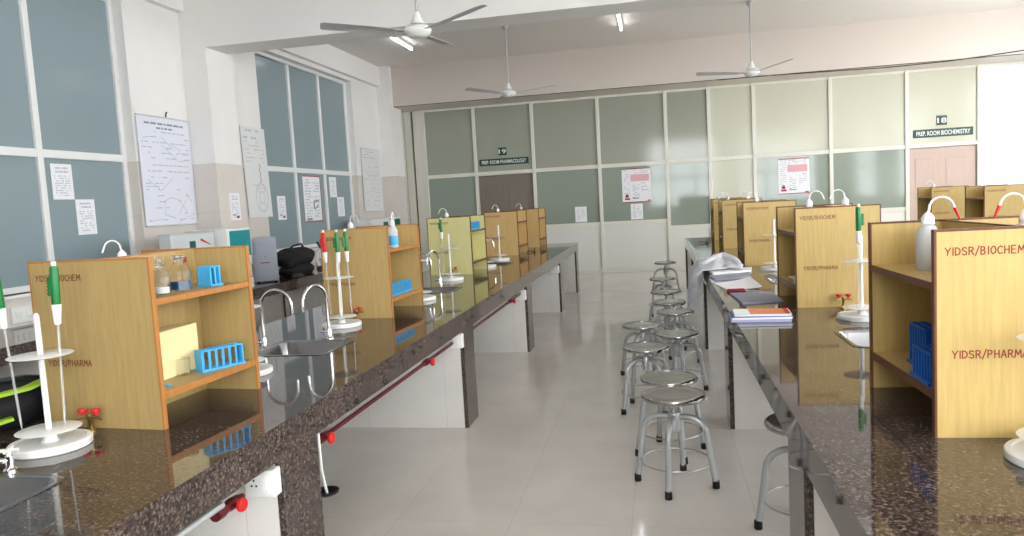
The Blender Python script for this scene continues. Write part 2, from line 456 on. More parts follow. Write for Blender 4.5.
# narrow boxed end of the partition beside the left column
e = struct(thing('trim_10', (0, Yp, 0)))
MB().box(-5.6, -5.40, -.02, .1, 0, 3.70).build('panel', M['cream_alu'], e, bevel=.004)
MB().box(-5.385, -5.235, .0, .1, 0, 3.70).build('panel', M['cream_alu'], e, bevel=.004)
MB().box(-5.19, -4.99, .0, .1, 0, 3.70).build('panel', M['cream_alu'], e, bevel=.004)
MB().box(-5.6, -4.985, .10, .14, 0, 3.70).build('backing', M['frame_dark'], e)
struct(MB().box(XL-.3, XR+.3, YB+.16, YB+.3, 0, ZC).build('wall_back', M['white_paint']))
struct(MB().box(XL+.09, XR, 14.844, 14.85, 3.70, 3.712).build('trim_11', M['frame_dark']))

# cable sagging along the beam edge, right of the middle
cb = MB(); pts = []
for x, z in ((1.2, 3.70), (2.1, 3.702), (3.0, 3.69), (4.2, 3.668), (5.2, 3.688), (5.8, 3.72), (6.4, 3.765), (7.2, 3.85)): pts.append((x, 14.835, z))
cb.tube(pts, .009, 6)
tag(cb.build('cable', M['frame_dark'], smooth=True), 'thin dark cable sagging along the top of the glazed partition at right', 'cable')

# ------------------------------------------------------------------ tube lights
LBL = {(-4.25, 12.5): 'lit tube light on the ceiling behind the largest ceiling fan, near left windows',
       (-.5, 12.6): 'lit tube light on the ceiling just behind the cross beam, middle of room'}
for (x, y) in ((-4.25, 12.5), (-.5, 12.6), (-4.25, 5.2), (-.5, 5.2), (3.4, 5.2), (-4.25, 0), (-.5, 0), (3.4, 0)):
    lab = LBL.get((x, y), 'lit tube light on the ceiling, outside the photograph, %s' % (
        {(3.4, 12.5): 'right far bay', (-4.25, 5.2): 'left middle bay', (-.5, 5.2): 'centre middle bay', (3.4, 5.2): 'right middle bay',
         (-4.25, 0): 'left near bay', (-.5, 0): 'centre near bay', (3.4, 0): 'right near bay'}.get((x, y))))
    t = thing('tube_light', (x, y, ZC), lab, 'light', 'ceiling tube lights')
    MB().box(-.03, .03, -.62, .62, -.045, 0).build('batten', M['plastic'], t, bevel=.004)
    MB().tube([(0, -.58, -.07), (0, .58, -.07)], .014, 12).build('lamp_tube', M['tube'], t, smooth=True)
    for s in (-1, 1):
        MB().box(-.018, .018, s*.6-.02, s*.6+.02, -.09, -.045).build('lamp_holder', M['plastic'], t)

# ------------------------------------------------------------------ ceiling fans
def fan(loc, rot, drop, R, label):
    t = thing('ceiling_fan', (loc[0], loc[1], loc[2]), label, 'fan', 'ceiling fans', rotz=rot)
    MB().tube([(0, 0, .1), (0, 0, drop)], .012, 10).build('down_rod', M['fan'], t, smooth=True)
    MB().lathe([(.0, drop), (.05, drop), (.055, drop-.03), (.02, drop-.09), (.013, drop-.1)][::-1], n=20).build('ceiling_cup', M['fan'], t, smooth=True)
    MB().lathe([(.013, .17), (.022, .165), (.035, .13), (.058, .075), (.062, .06), (.02, .055)][::-1], n=24).build('lower_cup', M['plastic'], t, smooth=True)
    MB().lathe([(.0, -.062), (.05, -.06), (.085, -.05), (.118, -.02), (.125, -.005), (.125, .01), (.118, .018), (.12, .024), (.105, .04), (.06, .055), (0, .058)], n=32).build('motor', M['plastic'], t, smooth=True)
    for k in range(3):
        a = 2*PI*k/3; q = Matrix.Rotation(a, 3, 'Z')
        b = MB(); vs = []
        prof = [(.20, .045), (.30, .058), (.45, .068), (.62, .072), (R-.03, .070), (R, .055)]
        for s_, dz in ((0, 0), (1, -.004)):
            for r, hw in prof:
                for w_ in (-1, 0, 1):
                    vs.append(q @ Vector((r, hw*w_, .005+dz+w_*.2*hw+(-.006 if w_ else .004)+.06*(r-.2))))
        n = len(prof); fs = []
        for s_ in (0, 1):
            o = s_*n*3
            for i in range(n-1):
                for j in (0, 1): fs.append((o+i*3+j, o+i*3+j+1, o+(i+1)*3+j+1, o+(i+1)*3+j))
        o = n*3
        for i in range(n-1):
            for j in (0, 2): fs.append((i*3+j, (i+1)*3+j, o+(i+1)*3+j, o+i*3+j))
        for i in (0, n-1):
            for j in (0, 1): fs.append((i*3+j, i*3+j+1, o+i*3+j+1, o+i*3+j))
        b.add(vs, fs); bl = b.build('blade', M['fan'], t, smooth=True)
        c = MB(); c.add([q @ Vector(p) for p in ((.09, -.02, .0), (.26, -.03, .003), (.26, .03, .015), (.09, .02, .006), (.09, -.02, -.008), (.26, -.03, -.002), (.26, .03, .010), (.09, .02, -.004))],
              [(0, 1, 2, 3), (4, 7, 6, 5), (0, 4, 5, 1), (1, 5, 6, 2), (2, 6, 7, 3), (3, 7, 4, 0)])
        c.build('blade_iron', M['fan'], bl)
fan((-2.08, 6.62, 3.2), math.radians(87), ZC-3.2, .86, 'largest white ceiling fan, in front of the cross beam with its rod leaving the picture')
fan((-2.36, 12.3, 3.41), math.radians(-12), ZC-3.40, .85, 'small white ceiling fan hanging over the far left bench, between the other two')
fan((1.53, 12.4, 3.43), math.radians(-55), ZC-3.43, .85, 'white ceiling fan hanging in front of the pale glazing at right')

# ------------------------------------------------------------------ benches
ZB = .84
def slab(b, x0, x1, y0, y1, z0, z1, holes):
    xs = sorted({x0, x1, *[h[0] for h in holes], *[h[1] for h in holes]})
    ys = sorted({y0, y1, *[h[2] for h in holes], *[h[3] for h in holes]})
    hole = lambda x, y: any(h[0] < x < h[1] and h[2] < y < h[3] for h in holes)
    solid = {}
    for i in range(len(xs)-1):
        for j in range(len(ys)-1):
            solid[i, j] = not hole((xs[i]+xs[i+1])/2, (ys[j]+ys[j+1])/2)
    for (i, j), s in solid.items():
        if not s: continue
        a, c, d, e = xs[i], xs[i+1], ys[j], ys[j+1]
        b.add([(a, d, z1), (c, d, z1), (c, e, z1), (a, e, z1)], [(0, 1, 2, 3)])
        b.add([(a, d, z0), (c, d, z0), (c, e, z0), (a, e, z0)], [(3, 2, 1, 0)])
        for (di, dj), (p, q) in (((-1, 0), ((a, d), (a, e))), ((1, 0), ((c, d), (c, e))), ((0, -1), ((a, d), (c, d))), ((0, 1), ((a, e), (c, e)))):
            if not solid.get((i+di, j+dj), False):
                b.add([(*p, z0), (*q, z0), (*q, z1), (*p, z1)], [(0, 1, 2, 3)])

def bench(x0, x1, y0, y1, sinks, walls, label, name='lab_bench', ztop=ZB):
    t = thing(name, (x0, y0, 0), label, 'bench', 'granite lab benches')
    L = lambda x: x-x0
    K = lambda y: y-y0
    b = MB(); slab(b, 0, x1-x0, 0, y1-y0, ztop-.022, ztop, [(L(a), L(c), K(d), K(e)) for a, c, d, e in sinks])
    b.build('worktop', M['granite'], t)
    a = MB(); o = .004
    z0, z1 = ztop-.132, ztop-.022
    a.box(o, o+.028, o, y1-y0-o, z0, z1); a.box(x1-x0-o-.028, x1-x0-o, o, y1-y0-o, z0, z1)
    a.box(o+.028, x1-x0-o-.028, o, o+.028, z0, z1); a.box(o+.028, x1-x0-o-.028, y1-y0-o-.028, y1-y0-o, z0, z1)
    a.build('apron', M['granite'], t, bevel=.002)
    for y in walls:
        w = MB().box(.035, x1-x0-.035, K(y), K(y)+.30, 0, ztop-.022).build('support_wall', M['white_tile'], t)
        for s in (0, 1):
            xx = .006 if s == 0 else x1-x0-.035
            MB().box(xx, xx+.029, K(y)+.004, K(y)+.296, 0, z0).build('end_slab', M['granite'], w, bevel=.002)
    return t

LX0, LX1 = -2.75, -1.385
RX0, RX1 = .42, 1.80
def sink_box(cx, cy): return (cx-.24, cx+.24, cy-.215, cy+.215)
L_SINKS = [(-2.03, 1.66), (-2.03, 3.86), (-2.06, 6.45), (-2.08, 9.05)]
R_SINKS = [(1.12, 3.84), (1.12, 6.35)]
T_SINKS = [(4.4, 9.0)]
WALLS = [.0, 2.42, 5.03, 7.66, 10.4, 12.55]
bench(LX0, LX1, -2.0, 12.9, [sink_box(*c) for c in L_SINKS], WALLS, 'long brown granite lab bench left of the aisle, with red gas pipe beneath')
bench(RX0, RX1, -2.0, 12.75, [sink_box(*c) for c in R_SINKS], WALLS, 'long brown granite lab bench right of the stools, with papers on its edge')
bench(3.70, 5.08, -2.0, 12.75, [sink_box(*c) for c in T_SINKS], WALLS, 'third lab bench farther right, hidden behind the nearest right cabinet')
bench(XL, -4.72, -2.0, 14.2, [], [.0, 3.4, 5.1, 6.8, 10.2, 12.6], 'lower granite wall bench under the left windows', 'wall_bench', .75)

# ------------------------------------------------------------------ stools
def make_stool():
    t = thing('lab_stool', (0, 0, 0))
    # seat disc around local origin at its own height
    s = MB().lathe([(0, -.018), (.12, -.018), (.150, -.014), (.160, -.008), (.158, -.001), (.148, -.003), (.10, -.001), (0, 0)], n=48)
    st = s.build('seat', M['steel'], t, loc=(0, 0, .5), smooth=True)
    MB().lathe([(.150, -.027), (.160, -.031), (.171, -.026), (.176, -.014), (.173, -.003), (.165, .003), (.156, .0), (.157, -.012)], n=48).build('rolled_rim', M['rim_steel'], st, smooth=True)
    MB().tube([(0, 0, .30), (0, 0, .475)], .013, 12).build('screw', M['steel'], t, smooth=True)
    MB().lathe([(.0, .30), (.03, .30), (.034, .32), (.034, .40), (.028, .41), (0, .41)], n=20).build('hub', M['pipe_paint'], t, smooth=True)
    for k in range(4):
        a = PI/2*k; c, s_ = math.cos(a), math.sin(a)
        path = [(.025, 0, .385), (.07, 0, .388)]
        for i in range(1, 9):
            q = PI/2*i/8; path.append((.07+.105*math.sin(q), 0, .388-.105*(1-math.cos(q))))
        path += [(.192, 0, .16), (.212, 0, .03)]
        lg = MB().tube([(c*x, s_*x, z) for x, _, z in path], .0158, 12).build('leg', M['pipe_paint'], t, smooth=True)
        MB().lathe([(.018, 0), (.020, .004), (.019, .04), (.016, .042)], c=(c*.2145, s_*.2145, 0), n=14).build('rubber_foot', M['rubber'], lg, smooth=True)
    MB().ring((0, 0, .14), .188, .0045, 48, 8).build('foot_ring', M['pipe_paint'], t, smooth=True)
    return t
stool0 = make_stool()
ST = [  # x, y, seat height, turn, label
 (.045, 4.05, .515, -12, 'nearest stool standing fully in the aisle, four grey legs on black feet'),
 (.028, 4.57, .48, 20, 'second stool of the aisle row, its steel seat just behind the nearest'),
 (-.125, 5.50, .485, 35, 'stool nearer the camera of the two pulled out to the left of the aisle row'),
 (.12, 6.02, .485, 10, 'stool with the low seat right of the two pulled out to the left'),
 (-.168, 6.50, .475, -25, 'stool behind the nearer one of the two pulled out to the left of the row'),
 (.125, 7.00, .51, 15, 'fourth stool from the far end of the aisle row'),
 (.08, 7.80, .485, 40, 'third stool from the far end of the aisle row'),
 (.058, 8.50, .505, 5, 'second stool from the far end of the aisle row, its seat edge catching light'),
 (.028, 9.95, .49, 45, 'stool standing just before the last one at the far end of the row'),
 (.085, 12.2, .50, 0, 'last stool at the far end of the aisle, against the white partition panels'),
 (.625, 3.52, .52, 0, 'stool half hidden under the edge of the right bench, nearest the camera'),
]
for i, (x, y, h, a, lab) in enumerate(ST):
    o = stool0 if i == 0 else copy_tree(stool0)
    o.location = (x, y, 0); o.rotation_euler = (0, 0, math.radians(a))
    tag(o, lab, 'stool', 'steel lab stools')
    for ch in o.children:
        if ch.name.startswith('seat'): ch.location.z = h
        if ch.name.startswith('screw'): ch.location.z = h-.5

# ------------------------------------------------------------------ reagent cabinets
def cabinet(x0, y0, wood, edge, ink, label, shelf_wood=None, w=.50, d=.60, rot=0, H=.635):
    a = math.radians(rot); px = w if rot < 0 else 0      # turn about the aisle-side front corner
    ox, oy = x0+px+(w/2-px)*math.cos(a), y0+(w/2-px)*math.sin(a)
    t = thing('reagent_cabinet', (ox, oy, ZB), label, 'cabinet', 'two-sided wooden reagent cabinets', rotz=a)
    th, hw = .018, w/2; up = (H-.175, H-.155)
    sw = shelf_wood or wood
    def panel(y, front):
        p = MB().box(-hw, hw, y, y+th, 0, H).build('end_panel', wood, t)
        e = MB(); q = .002; r = .005
        e.box(-hw-q, -hw+r, y-.001, y+th+.001, 0, H+q); e.box(hw-r, hw+q, y-.001, y+th+.001, 0, H+q)
        e.box(-hw+r, hw-r, y-.001, y+th+.001, H-.005, H+q)
        e.build('edge_lipping', edge, p)
        if front:
            strokes('lettering', 'YIDSR/BIOCHEM', .212, .022, ink, p, (-hw+.028, y-.0002, H-.074))
            strokes('lettering', 'YIDSR/PHARMA', .205, .022, ink, p, (-hw+.046, y-.0002, .237))
        return p
    panel(0, True); panel(d-th, False)
    dv = MB().box(-.008, .008, th, d-th, 0, H-.004).build('divider', wood, t)
    MB().box(-.009, .009, th, d-th, H-.004, H).build('edge_lipping', edge, dv)
    for sx in (-1, 1):
        for z0, z1 in ((.110, .135), up):
            a, b = sorted((sx*.008, sx*(hw-.006)))
            s = MB().box(a, b, th, d-th, z0, z1).build('shelf', sw, t)
            a, b = sorted((sx*(hw-.006), sx*(hw-.001)))
            MB().box(a, b, th, d-th, z0-.001, z1+.001).build('edge_lipping', edge, s)
    return t
TAN, YEL, GRN, ORG = M['wood_tan'], M['wood_yellow'], M['wood_green'], M['wood_orange']
EO, EB = M['edge_orange'], M['edge_brown']
CL = [(-2.35, 2.35, M['wood_dusky'], EO, 'nearest wooden reagent cabinet on the left bench, glass bottles on its upper shelf'),
      (-2.367, 4.88, TAN, EO, 'tan reagent cabinet second along the left bench, wash bottle with blue label on its shelf'),
      (-2.515, 7.86, GRN, EB, 'pale greenish-yellow reagent cabinet third along the left bench'),
      (-2.480, 10.45, ORG, EB, 'tan reagent cabinet fourth along the left bench, beyond the greenish one'),
      (-2.430, 12.1, ORG, EB, 'last reagent cabinet at the far end of the left bench')]
CR = [(.778, 2.32, YEL, EB, 'nearest reagent cabinet at the right edge of the picture, large red lettering on its end'),
      (.835, 4.86, YEL, EB, 'second reagent cabinet along the right bench, behind the white stand with a green pump'),
      (.830, 7.66, YEL, EB, 'third reagent cabinet along the right bench, beyond the papers'),
      (.830, 10.1, YEL, EB, 'fourth reagent cabinet along the right bench, mostly hidden by the third'),
      (.845, 11.9, YEL, EB, 'last reagent cabinet at the far end of the right bench')]
CT = [(4.03, 10.3, YEL, EB, 'reagent cabinet cut by the right picture edge on the third bench, before the reflecting glazing'),
      (4.00, 12.05, YEL, EB, 'reagent cabinet on the third bench in front of the pinkish door')]
for i, (x, y, wd, ed, lab) in enumerate(CL): cabinet(x, y, wd, ed, M['brown_ink'], lab, rot=(-4, -3, -2.5, -3, -2)[i], w=(.545, .515, .5, .5, .5)[i])
for i, (x, y, wd, ed, lab) in enumerate(CR): cabinet(x, y, wd, ed, M['red_ink'] if i == 0 else M['brown_ink'], lab, rot=(2, 2, 0, 0, 0)[i], H=(.612, .625, .63, .635, .635)[i])
for x, y, wd, ed, lab in CT: cabinet(x, y, wd, ed, M['brown_ink'], lab)

# ------------------------------------------------------------------ sinks and taps
def make_sink():
    t = thing('sink', (0, 0, ZB)); b = MB(); r = []
    r.append(rrect(.50, .45, .05, .0025)); r.append(rrect(.49, .44, .05, .004)); r.append(rrect(.46, .41, .05, .003))
    r.append(rrect(.445, .395, .05, -.012)); r.append(rrect(.425, .375, .05, -.13)); r.append(rrect(.38, .33, .06, -.16)); r.append(rrect(.06, .06, .029, -.168))
    b.loft(r, True, False); o = b.build('basin', M['sink_steel'], t, smooth=True)
    s = o.modifiers.new('thick', 'SOLIDIFY'); s.thickness = .0015; s.offset = -1
    MB().lathe([(0, -.168), (.036, -.168), (.038, -.165), (.03, -.163), (0, -.1645)], n=20).build('drain', M['chrome'], t, smooth=True)
    return t
sk0 = make_sink()
SL = [(L_SINKS[0], 'stainless steel sink at the lower left corner, in front of the nearest cabinet'),
      (L_SINKS[1], 'stainless steel sink between the first and second cabinets on the left bench'),
      (L_SINKS[2], 'stainless steel sink between the second cabinet and the greenish one'),
      (L_SINKS[3], 'stainless steel sink just beyond the greenish cabinet on the left bench'),
      (R_SINKS[0], 'stainless steel sink behind the nearest right cabinet'),
      (R_SINKS[1], 'stainless steel sink behind the second cabinet of the right bench, beside the papers'),
      (T_SINKS[0], 'sink on the third bench, out of sight')]
for i, (c, lab) in enumerate(SL):
    o = sk0 if i == 0 else copy_tree(sk0); o.location = (c[0], c[1], ZB); tag(o, lab, 'sink', 'steel bench sinks')

def make_faucet():
    t = thing('gooseneck_faucet', (0, 0, ZB))
    MB().lathe([(0, 0), (.026, 0), (.026, .006), (.018, .012), (.015, .05), (.012, .06), (0, .06)], n=20).build('base', M['chrome'], t, smooth=True)
    p = [(0, 0, .05), (0, 0, .24)]+arc((.095, 0, .24), .095, PI, .05, 14, (1, 0, 0), (0, 0, 1))+[(.191, 0, .19)]
    MB().tube(p, .0095, 12).build('spout', M['chrome'], t, smooth=True)
    h = MB(); h.tube([(0, 0, .035), (0, -.045, .04)], .007, 10); h.tube([(0, -.045, .015), (0, -.045, .065)], .005, 8); h.tube([(-.025, -.045, .04), (.025, -.045, .04)], .005, 8)
    h.build('cross_handle', M['chrome'], t, smooth=True)
    return t
fc0 = make_faucet()
FA = [((-2.265, 3.87), 0, 'gooseneck faucet on the left of the first sink beyond the nearest left cabinet'),
      ((-1.985, 4.14), 250, 'gooseneck faucet with spout turned left, beside the three-pump stand'),
      ((-2.29, 6.62), 0, 'gooseneck faucet just behind the second left cabinet'),
      ((-2.13, 6.98), 250, 'gooseneck faucet in front of the greenish cabinet'),
      ((-2.26, 9.2), 0, 'gooseneck faucet just beyond the greenish cabinet'),
      ((1.44, 3.84), 180, 'gooseneck faucet at the far side of the sink behind the nearest right cabinet'),
      ((1.44, 6.35), 180, 'gooseneck faucet behind the second right cabinet'),
      ((4.72, 9.0), 180, 'gooseneck faucet on the third bench')]
for i, ((x, y), a, lab) in enumerate(FA):
    o = fc0 if i == 0 else copy_tree(fc0); o.location = (x, y, ZB); o.rotation_euler = (0, 0, math.radians(a)); tag(o, lab, 'faucet', 'gooseneck bench faucets')
# short pillar tap at the lower left corner
t = thing('pillar_tap', (-2.045, 1.925, ZB), 'short chrome tap with a white-tipped cross handle at the left picture edge', 'tap')
MB().lathe([(0, 0), (.02, 0), (.02, .006), (.013, .012), (.012, .05), (0, .05)], n=16).build('base', M['chrome'], t, smooth=True)
MB().tube([(0, 0, .035), (-.03, -.06, .05), (-.05, -.11, .02)], .009, 10).build('spout', M['chrome'], t, smooth=True)
b = MB(); b.tube([(0, 0, .045), (0, 0, .065)], .007); b.tube([(-.026, -.012, .068), (.026, .012, .068)], .005, 8); b.tube([(-.012, .026, .068), (.012, -.026, .068)], .005, 8)
b.build('cross_handle', M['plastic'], t, smooth=True)

# ------------------------------------------------------------------ pipette stands
def make_stand():
    t = thing('pipette_stand', (0, 0, ZB))
    MB().lathe([(0, 0), (.126, 0), (.130, .004), (.130, .022), (.126, .027), (.112, .029), (.108, .025), (.03, .024), (.024, .03), (.022, .045), (.012, .05), (0, .05)], n=48).build('base', M['plastic'], t, smooth=True)
    r = MB().lathe([(.010, .045), (.0095, .46), (.006, .472), (0, .474)], n=14)
    r.build('rod', M['plastic'], t, smooth=True)
    for z in (.063, .325):
        b = MB(); n = 48; vs = []
        R = .102
        b.lathe([(.012, z), (.098, z), (R, z+.002), (.098, z+.004), (.012, z+.004)], n=n)
        d = b.build('disc', M['plastic'], t, smooth=True)
        MB().lathe([(.0105, z-.012), (.017, z-.012), (.018, z-.004), (.018, z+.002), (.0105, z+.002)], n=16).build('collar', M['plastic'], d, smooth=True)
    return t
sd0 = make_stand()
SDS = [((-2.105, 2.15), 'white pipette stand in the left foreground holding two green pumps'),
       ((-2.00, 3.22), 'white pipette stand half hidden behind the nearest left cabinet'),
       ((-2.10, 4.58), 'white pipette stand with one red and two green pumps before the second left cabinet'),
       ((-1.95, 5.80), 'white pipette stand peeking out behind the second left cabinet'),
       ((-2.11, 7.30), 'white pipette stand in front of the greenish cabinet'),
       ((-2.06, 8.66), 'white pipette stand peeking out behind the greenish cabinet'),
       ((-2.10, 9.68), 'white pipette stand in front of the fourth left cabinet'),
       ((1.02, 2.13), 'white pipette stand cut by the right picture edge before the nearest right cabinet'),
       ((1.105, 4.42), 'white pipette stand with one green pump on the right bench'),
       ((1.05, 7.20), 'white pipette stand in front of the third right cabinet')]
for i, ((x, y), lab) in enumerate(SDS):
    o = sd0 if i == 0 else copy_tree(sd0); o.location = (x, y, ZB); tag(o, lab, 'stand', 'white pipette stands')

def make_pump(c, cname):
    """pipette with a pump on top; origin at the tube tip"""
    t = thing('pipette_pump', (0, 0, 0))
    MB().lathe([(0, 0), (.0018, .004), (.0035, .03), (.0042, .06), (.0042, .40), (0, .40)], n=12).build('glass_pipette', M['pipette'], t, smooth=True)
    MB().lathe([(.006, .36), (.0105, .362), (.0115, .37), (.0155, .425), (.0155, .43), (.006, .432)], n=18).build('nozzle', M['plastic'], t, smooth=True)
    MB().lathe([(.0, .43), (.013, .43), (.0145, .44), (.0145, .555), (.012, .562), (0, .563)], n=18).build('pump_body', c, t, smooth=True)
    k = MB().box(-.026, -.0135, -.006, .006, .46, .525)
    for i in range(5): k.box(-.029, -.026, -.006, .006, .465+i*.012, .471+i*.012)
    k.build('thumb_wheel', c, t, bevel=.003)
    MB().lathe([(0, .563), (.008, .563), (.009, .578), (0, .58)], n=12).build('plunger', M['plastic'], t, smooth=True)
    return t
pg = make_pump(M['green'], 'green'); pr = make_pump(M['red'], 'red')
PU = [(pg, (-2.052, 2.165, .908), (-1, 1.5), 0, 'green pipette pump on the right of the foreground left stand'),
      (pg, (-2.195, 2.13, .908), (2, -2), 20, 'green pipette pump cut by the left picture edge'),
      (pr, (-2.185, 4.60, .908), (0, -1), 0, 'red pipette pump on the stand before the second left cabinet'),
      (pg, (-2.068, 4.53, .908), (0, 0), 0, 'dark green pipette pump in the middle of the three before the second left cabinet'),
      (pg, (-2.032, 4.60, .908), (-1, 0), 60, 'green pipette pump, rightmost of the three before the second left cabinet'),
      (pg, (-2.18, 7.30, .908), (1, 0), 0, 'green pipette pump against the greenish cabinet face'),
      (pg, (1.078, 4.36, .908), (-.5, 0), 180, 'green pipette pump on the right bench stand')]
seen = set()
for src, loc, (ax, ay), rz, lab in PU:
    if id(src) in seen: o = copy_tree(src)
    else: o = src; seen.add(id(src))
    o.location = loc; o.rotation_euler = (math.radians(ax), math.radians(ay), math.radians(rz)); tag(o, lab, 'pipette', 'pipette pumps')

# ------------------------------------------------------------------ gas taps on the bench
def make_gas_tap():
    t = thing('gas_tap', (0, 0, ZB))
    MB().lathe([(0, 0), (.016, 0), (.016, .008), (.009, .012), (.009, .05), (.012, .055), (.012, .068), (0, .07)], n=16).build('pillar', M['brass'], t, smooth=True)
    for s in (-1, 1):
        b = MB().tube([(s*.008, 0, .058), (s*.032, -.004, .058), (s*.055, -.01, .05)], [.0075, .006, .004], 10).build('outlet', M['brass'], t, smooth=True)
        MB().lathe([(0, .062), (.006, .062), (.006, .072), (.016, .074), (.018, .08), (.016, .088), (0, .09)], c=(s*.028, -.003, 0), n=14).build('red_handle', M['red'], b, smooth=True)
    return t
g0 = make_gas_tap()
GT = [((-2.09, 2.322), 'brass gas tap with two red handles against the nearest left cabinet'),
      ((-2.10, 4.83), 'red-handled gas tap at the foot of the second left cabinet'),
      ((-2.23, 7.82), 'red-handled gas tap at the foot of the greenish cabinet'),
      ((1.10, 4.815), 'red-handled gas tap at the foot of the second right cabinet'),
      ((-1.93, 10.85), 'gas tap beside the fourth left cabinet')]
for i, ((x, y), lab) in enumerate(GT[:4]):
    o = g0 if i == 0 else copy_tree(g0); o.location = (x, y, ZB); tag(o, lab, 'gas tap', 'red-handled gas taps')

# gas pipe under the left bench: one run per bay, with valves
def gas_pipe(y0, y1, valves, label, capped):
    t = thing('gas_pipe', (-1.44, y0, .645), label, 'pipe')
    MB().tube([(0, 0, 0), (0, y1-y0, 0)], .011, 12).build('pipe', M['maroon'], t, smooth=True)
    if capped:
        MB().lathe([(0, -.03), (.021, -.028), (.023, .0), (.018, .03), (.012, .035)], c=(0, 0, 0), n=18, rot=Matrix.Rotation(-PI/2, 3, 'X')).build('pipe_cap', M['maroon'], t, smooth=True)
    for v in valves:
        b = MB().lathe([(.012, -.04), (.018, -.04), (.018, -.02), (.021, -.012), (.021, .012), (.018, .02), (.018, .04), (.012, .04)], c=(0, v-y0, 0), n=16, rot=Matrix.Rotation(-PI/2, 3, 'X'))
        b.tube([(.01, v-y0, 0), (.035, v-y0, 0)], .007, 10)
        vb = b.build('valve', M['maroon'], t, smooth=True)
        w = MB().lathe([(0, -.010), (.020, -.010), (.024, -.005), (.024, .005), (.020, .010), (0, .010)], c=(.040, v-y0, 0), n=16, rot=Matrix.Rotation(PI/2, 3, 'Y'))
        w.build('handwheel', M['red'], vb, smooth=True)
gas_pipe(2.10, 2.235, [2.165], 'short maroon gas pipe end with red handwheel near the front of the left bench', True)
gas_pipe(2.725, 4.905, [2.86, 4.32], 'long maroon gas pipe with red handwheels along the underside of the left bench', False)
gas_pipe(5.335, 7.535, [7.0], 'maroon gas pipe under the left bench beyond the second support wall', False)

b = MB().tube([(0, 0, 0), (0, 1.70, 0)], .011, 10)
tag(b.build('conduit', M['pipe_paint'], loc=(-1.402, .36, .688), smooth=True), 'pale grey conduit under the near front edge of the left bench', 'pipe')
t = thing('waste_pipe', (-1.405, 2.79, .42), 'thin white waste pipe with a dark oval cup behind the nearest granite leg', 'pipe')
MB().tube([(.002, -.04, .285), (.0, -.03, .12), (0, 0, .012)], .006, 10).build('pipe', M['plastic'], t, smooth=True)
MB().lathe([(0, 0), (.03, .002), (.05, .014), (.052, .022), (.046, .022), (.03, .010), (0, .008)], n=24).build('cup', M['black_plastic'], t, smooth=True)
def make_socket():
    t = thing('socket_box', (0, 0, 0))
    MB().box(-.058, .058, 0, .055, -.05, .05).build('box', M['plastic'], t, bevel=.004)
    p = MB().box(-.038, .038, -.005, 0, -.034, .034).build('face_plate', M['plastic'], t, bevel=.0015)
    h = MB()
    for x, z in ((-.018, .014), (-.027, -.006), (-.009, -.006)): h.lathe([(0, -.001), (.004, -.001), (.004, .001), (0, .001)], c=(x, -.0055, z), n=10, rot=Matrix.Rotation(PI/2, 3, 'X'))
    h.build('pin_holes', M['black_plastic'], p)
    MB().box(.012, .03, -.009, -.005, -.018, .018).build('rocker', M['plastic'], p, bevel=.001)
    return t
s0 = make_socket()
for i, (x, y, z, lab) in enumerate([(-1.452, 2.364, .636, 'white socket box nearest the camera, beside the granite leg'),
                                    (-1.445, 4.974, .645, 'white socket box under the left bench on the second support wall'),
                                    (-1.455, 7.604, .62, 'white socket box under the left bench on the third support wall'),
                                    (-1.46, 10.344, .62, 'white socket box farthest along under the left bench')]):
    o = s0 if i == 0 else copy_tree(s0); o.location = (x, y, z); tag(o, lab, 'socket', 'bench socket boxes')

# ------------------------------------------------------------------ wash bottles
def make_wash(tip, label_m=None):
    t = thing('wash_bottle', (0, 0, 0))
    MB().lathe([(0, 0), (.034, 0), (.038, .006), (.038, .115), (.036, .13), (.025, .152), (.016, .16), (.016, .168), (0, .168)], n=28).build('body', M['cloudy'], t, smooth=True)
    MB().lathe([(.0, .162), (.021, .162), (.021, .185), (.012, .198), (.005, .205), (0, .205)], n=22).build('cap', M['plastic'], t, smooth=True)
    p = [(0, 0, .198), (.004, 0, .215)]+arc((.044, 0, .215), .040, PI, .25, 12, (1, 0, 0), (0, 0, 1))+[(.094, 0, .198)]
    n = MB().tube(p, [.0045]*4+[.004]*(len(p)-4), 10).build('nozzle_tube', M['plastic'], t, smooth=True)
    if tip: MB().tube([(.086, 0, .216), (.104, 0, .172)], [.006, .003], 10).build('red_tip', M['red'], n, smooth=True)
    if label_m: MB().lathe([(.0384, .02), (.0388, .022), (.0388, .085), (.0384, .087)], n=28).build('blue_label', label_m, t, smooth=True)
    return t
US, LS = ZB+.480, ZB+.135     # upper and lower shelf levels
w1 = make_wash(True); w1.scale = (.95,)*3; w1.location = (.885, 2.70, US-.023); w1.rotation_euler = (0, 0, math.radians(0)); tag(w1, 'cloudy wash bottle with red-tipped spout on the nearest right cabinet', 'wash bottle', 'plastic wash bottles')
w2 = make_wash(False, M['blue']); w2.location = (-1.90, 5.12, US); w2.rotation_euler = (0, 0, math.radians(100)); tag(w2, 'white wash bottle with blue label on the second left cabinet', 'wash bottle', 'plastic wash bottles')
w0 = make_wash(False)
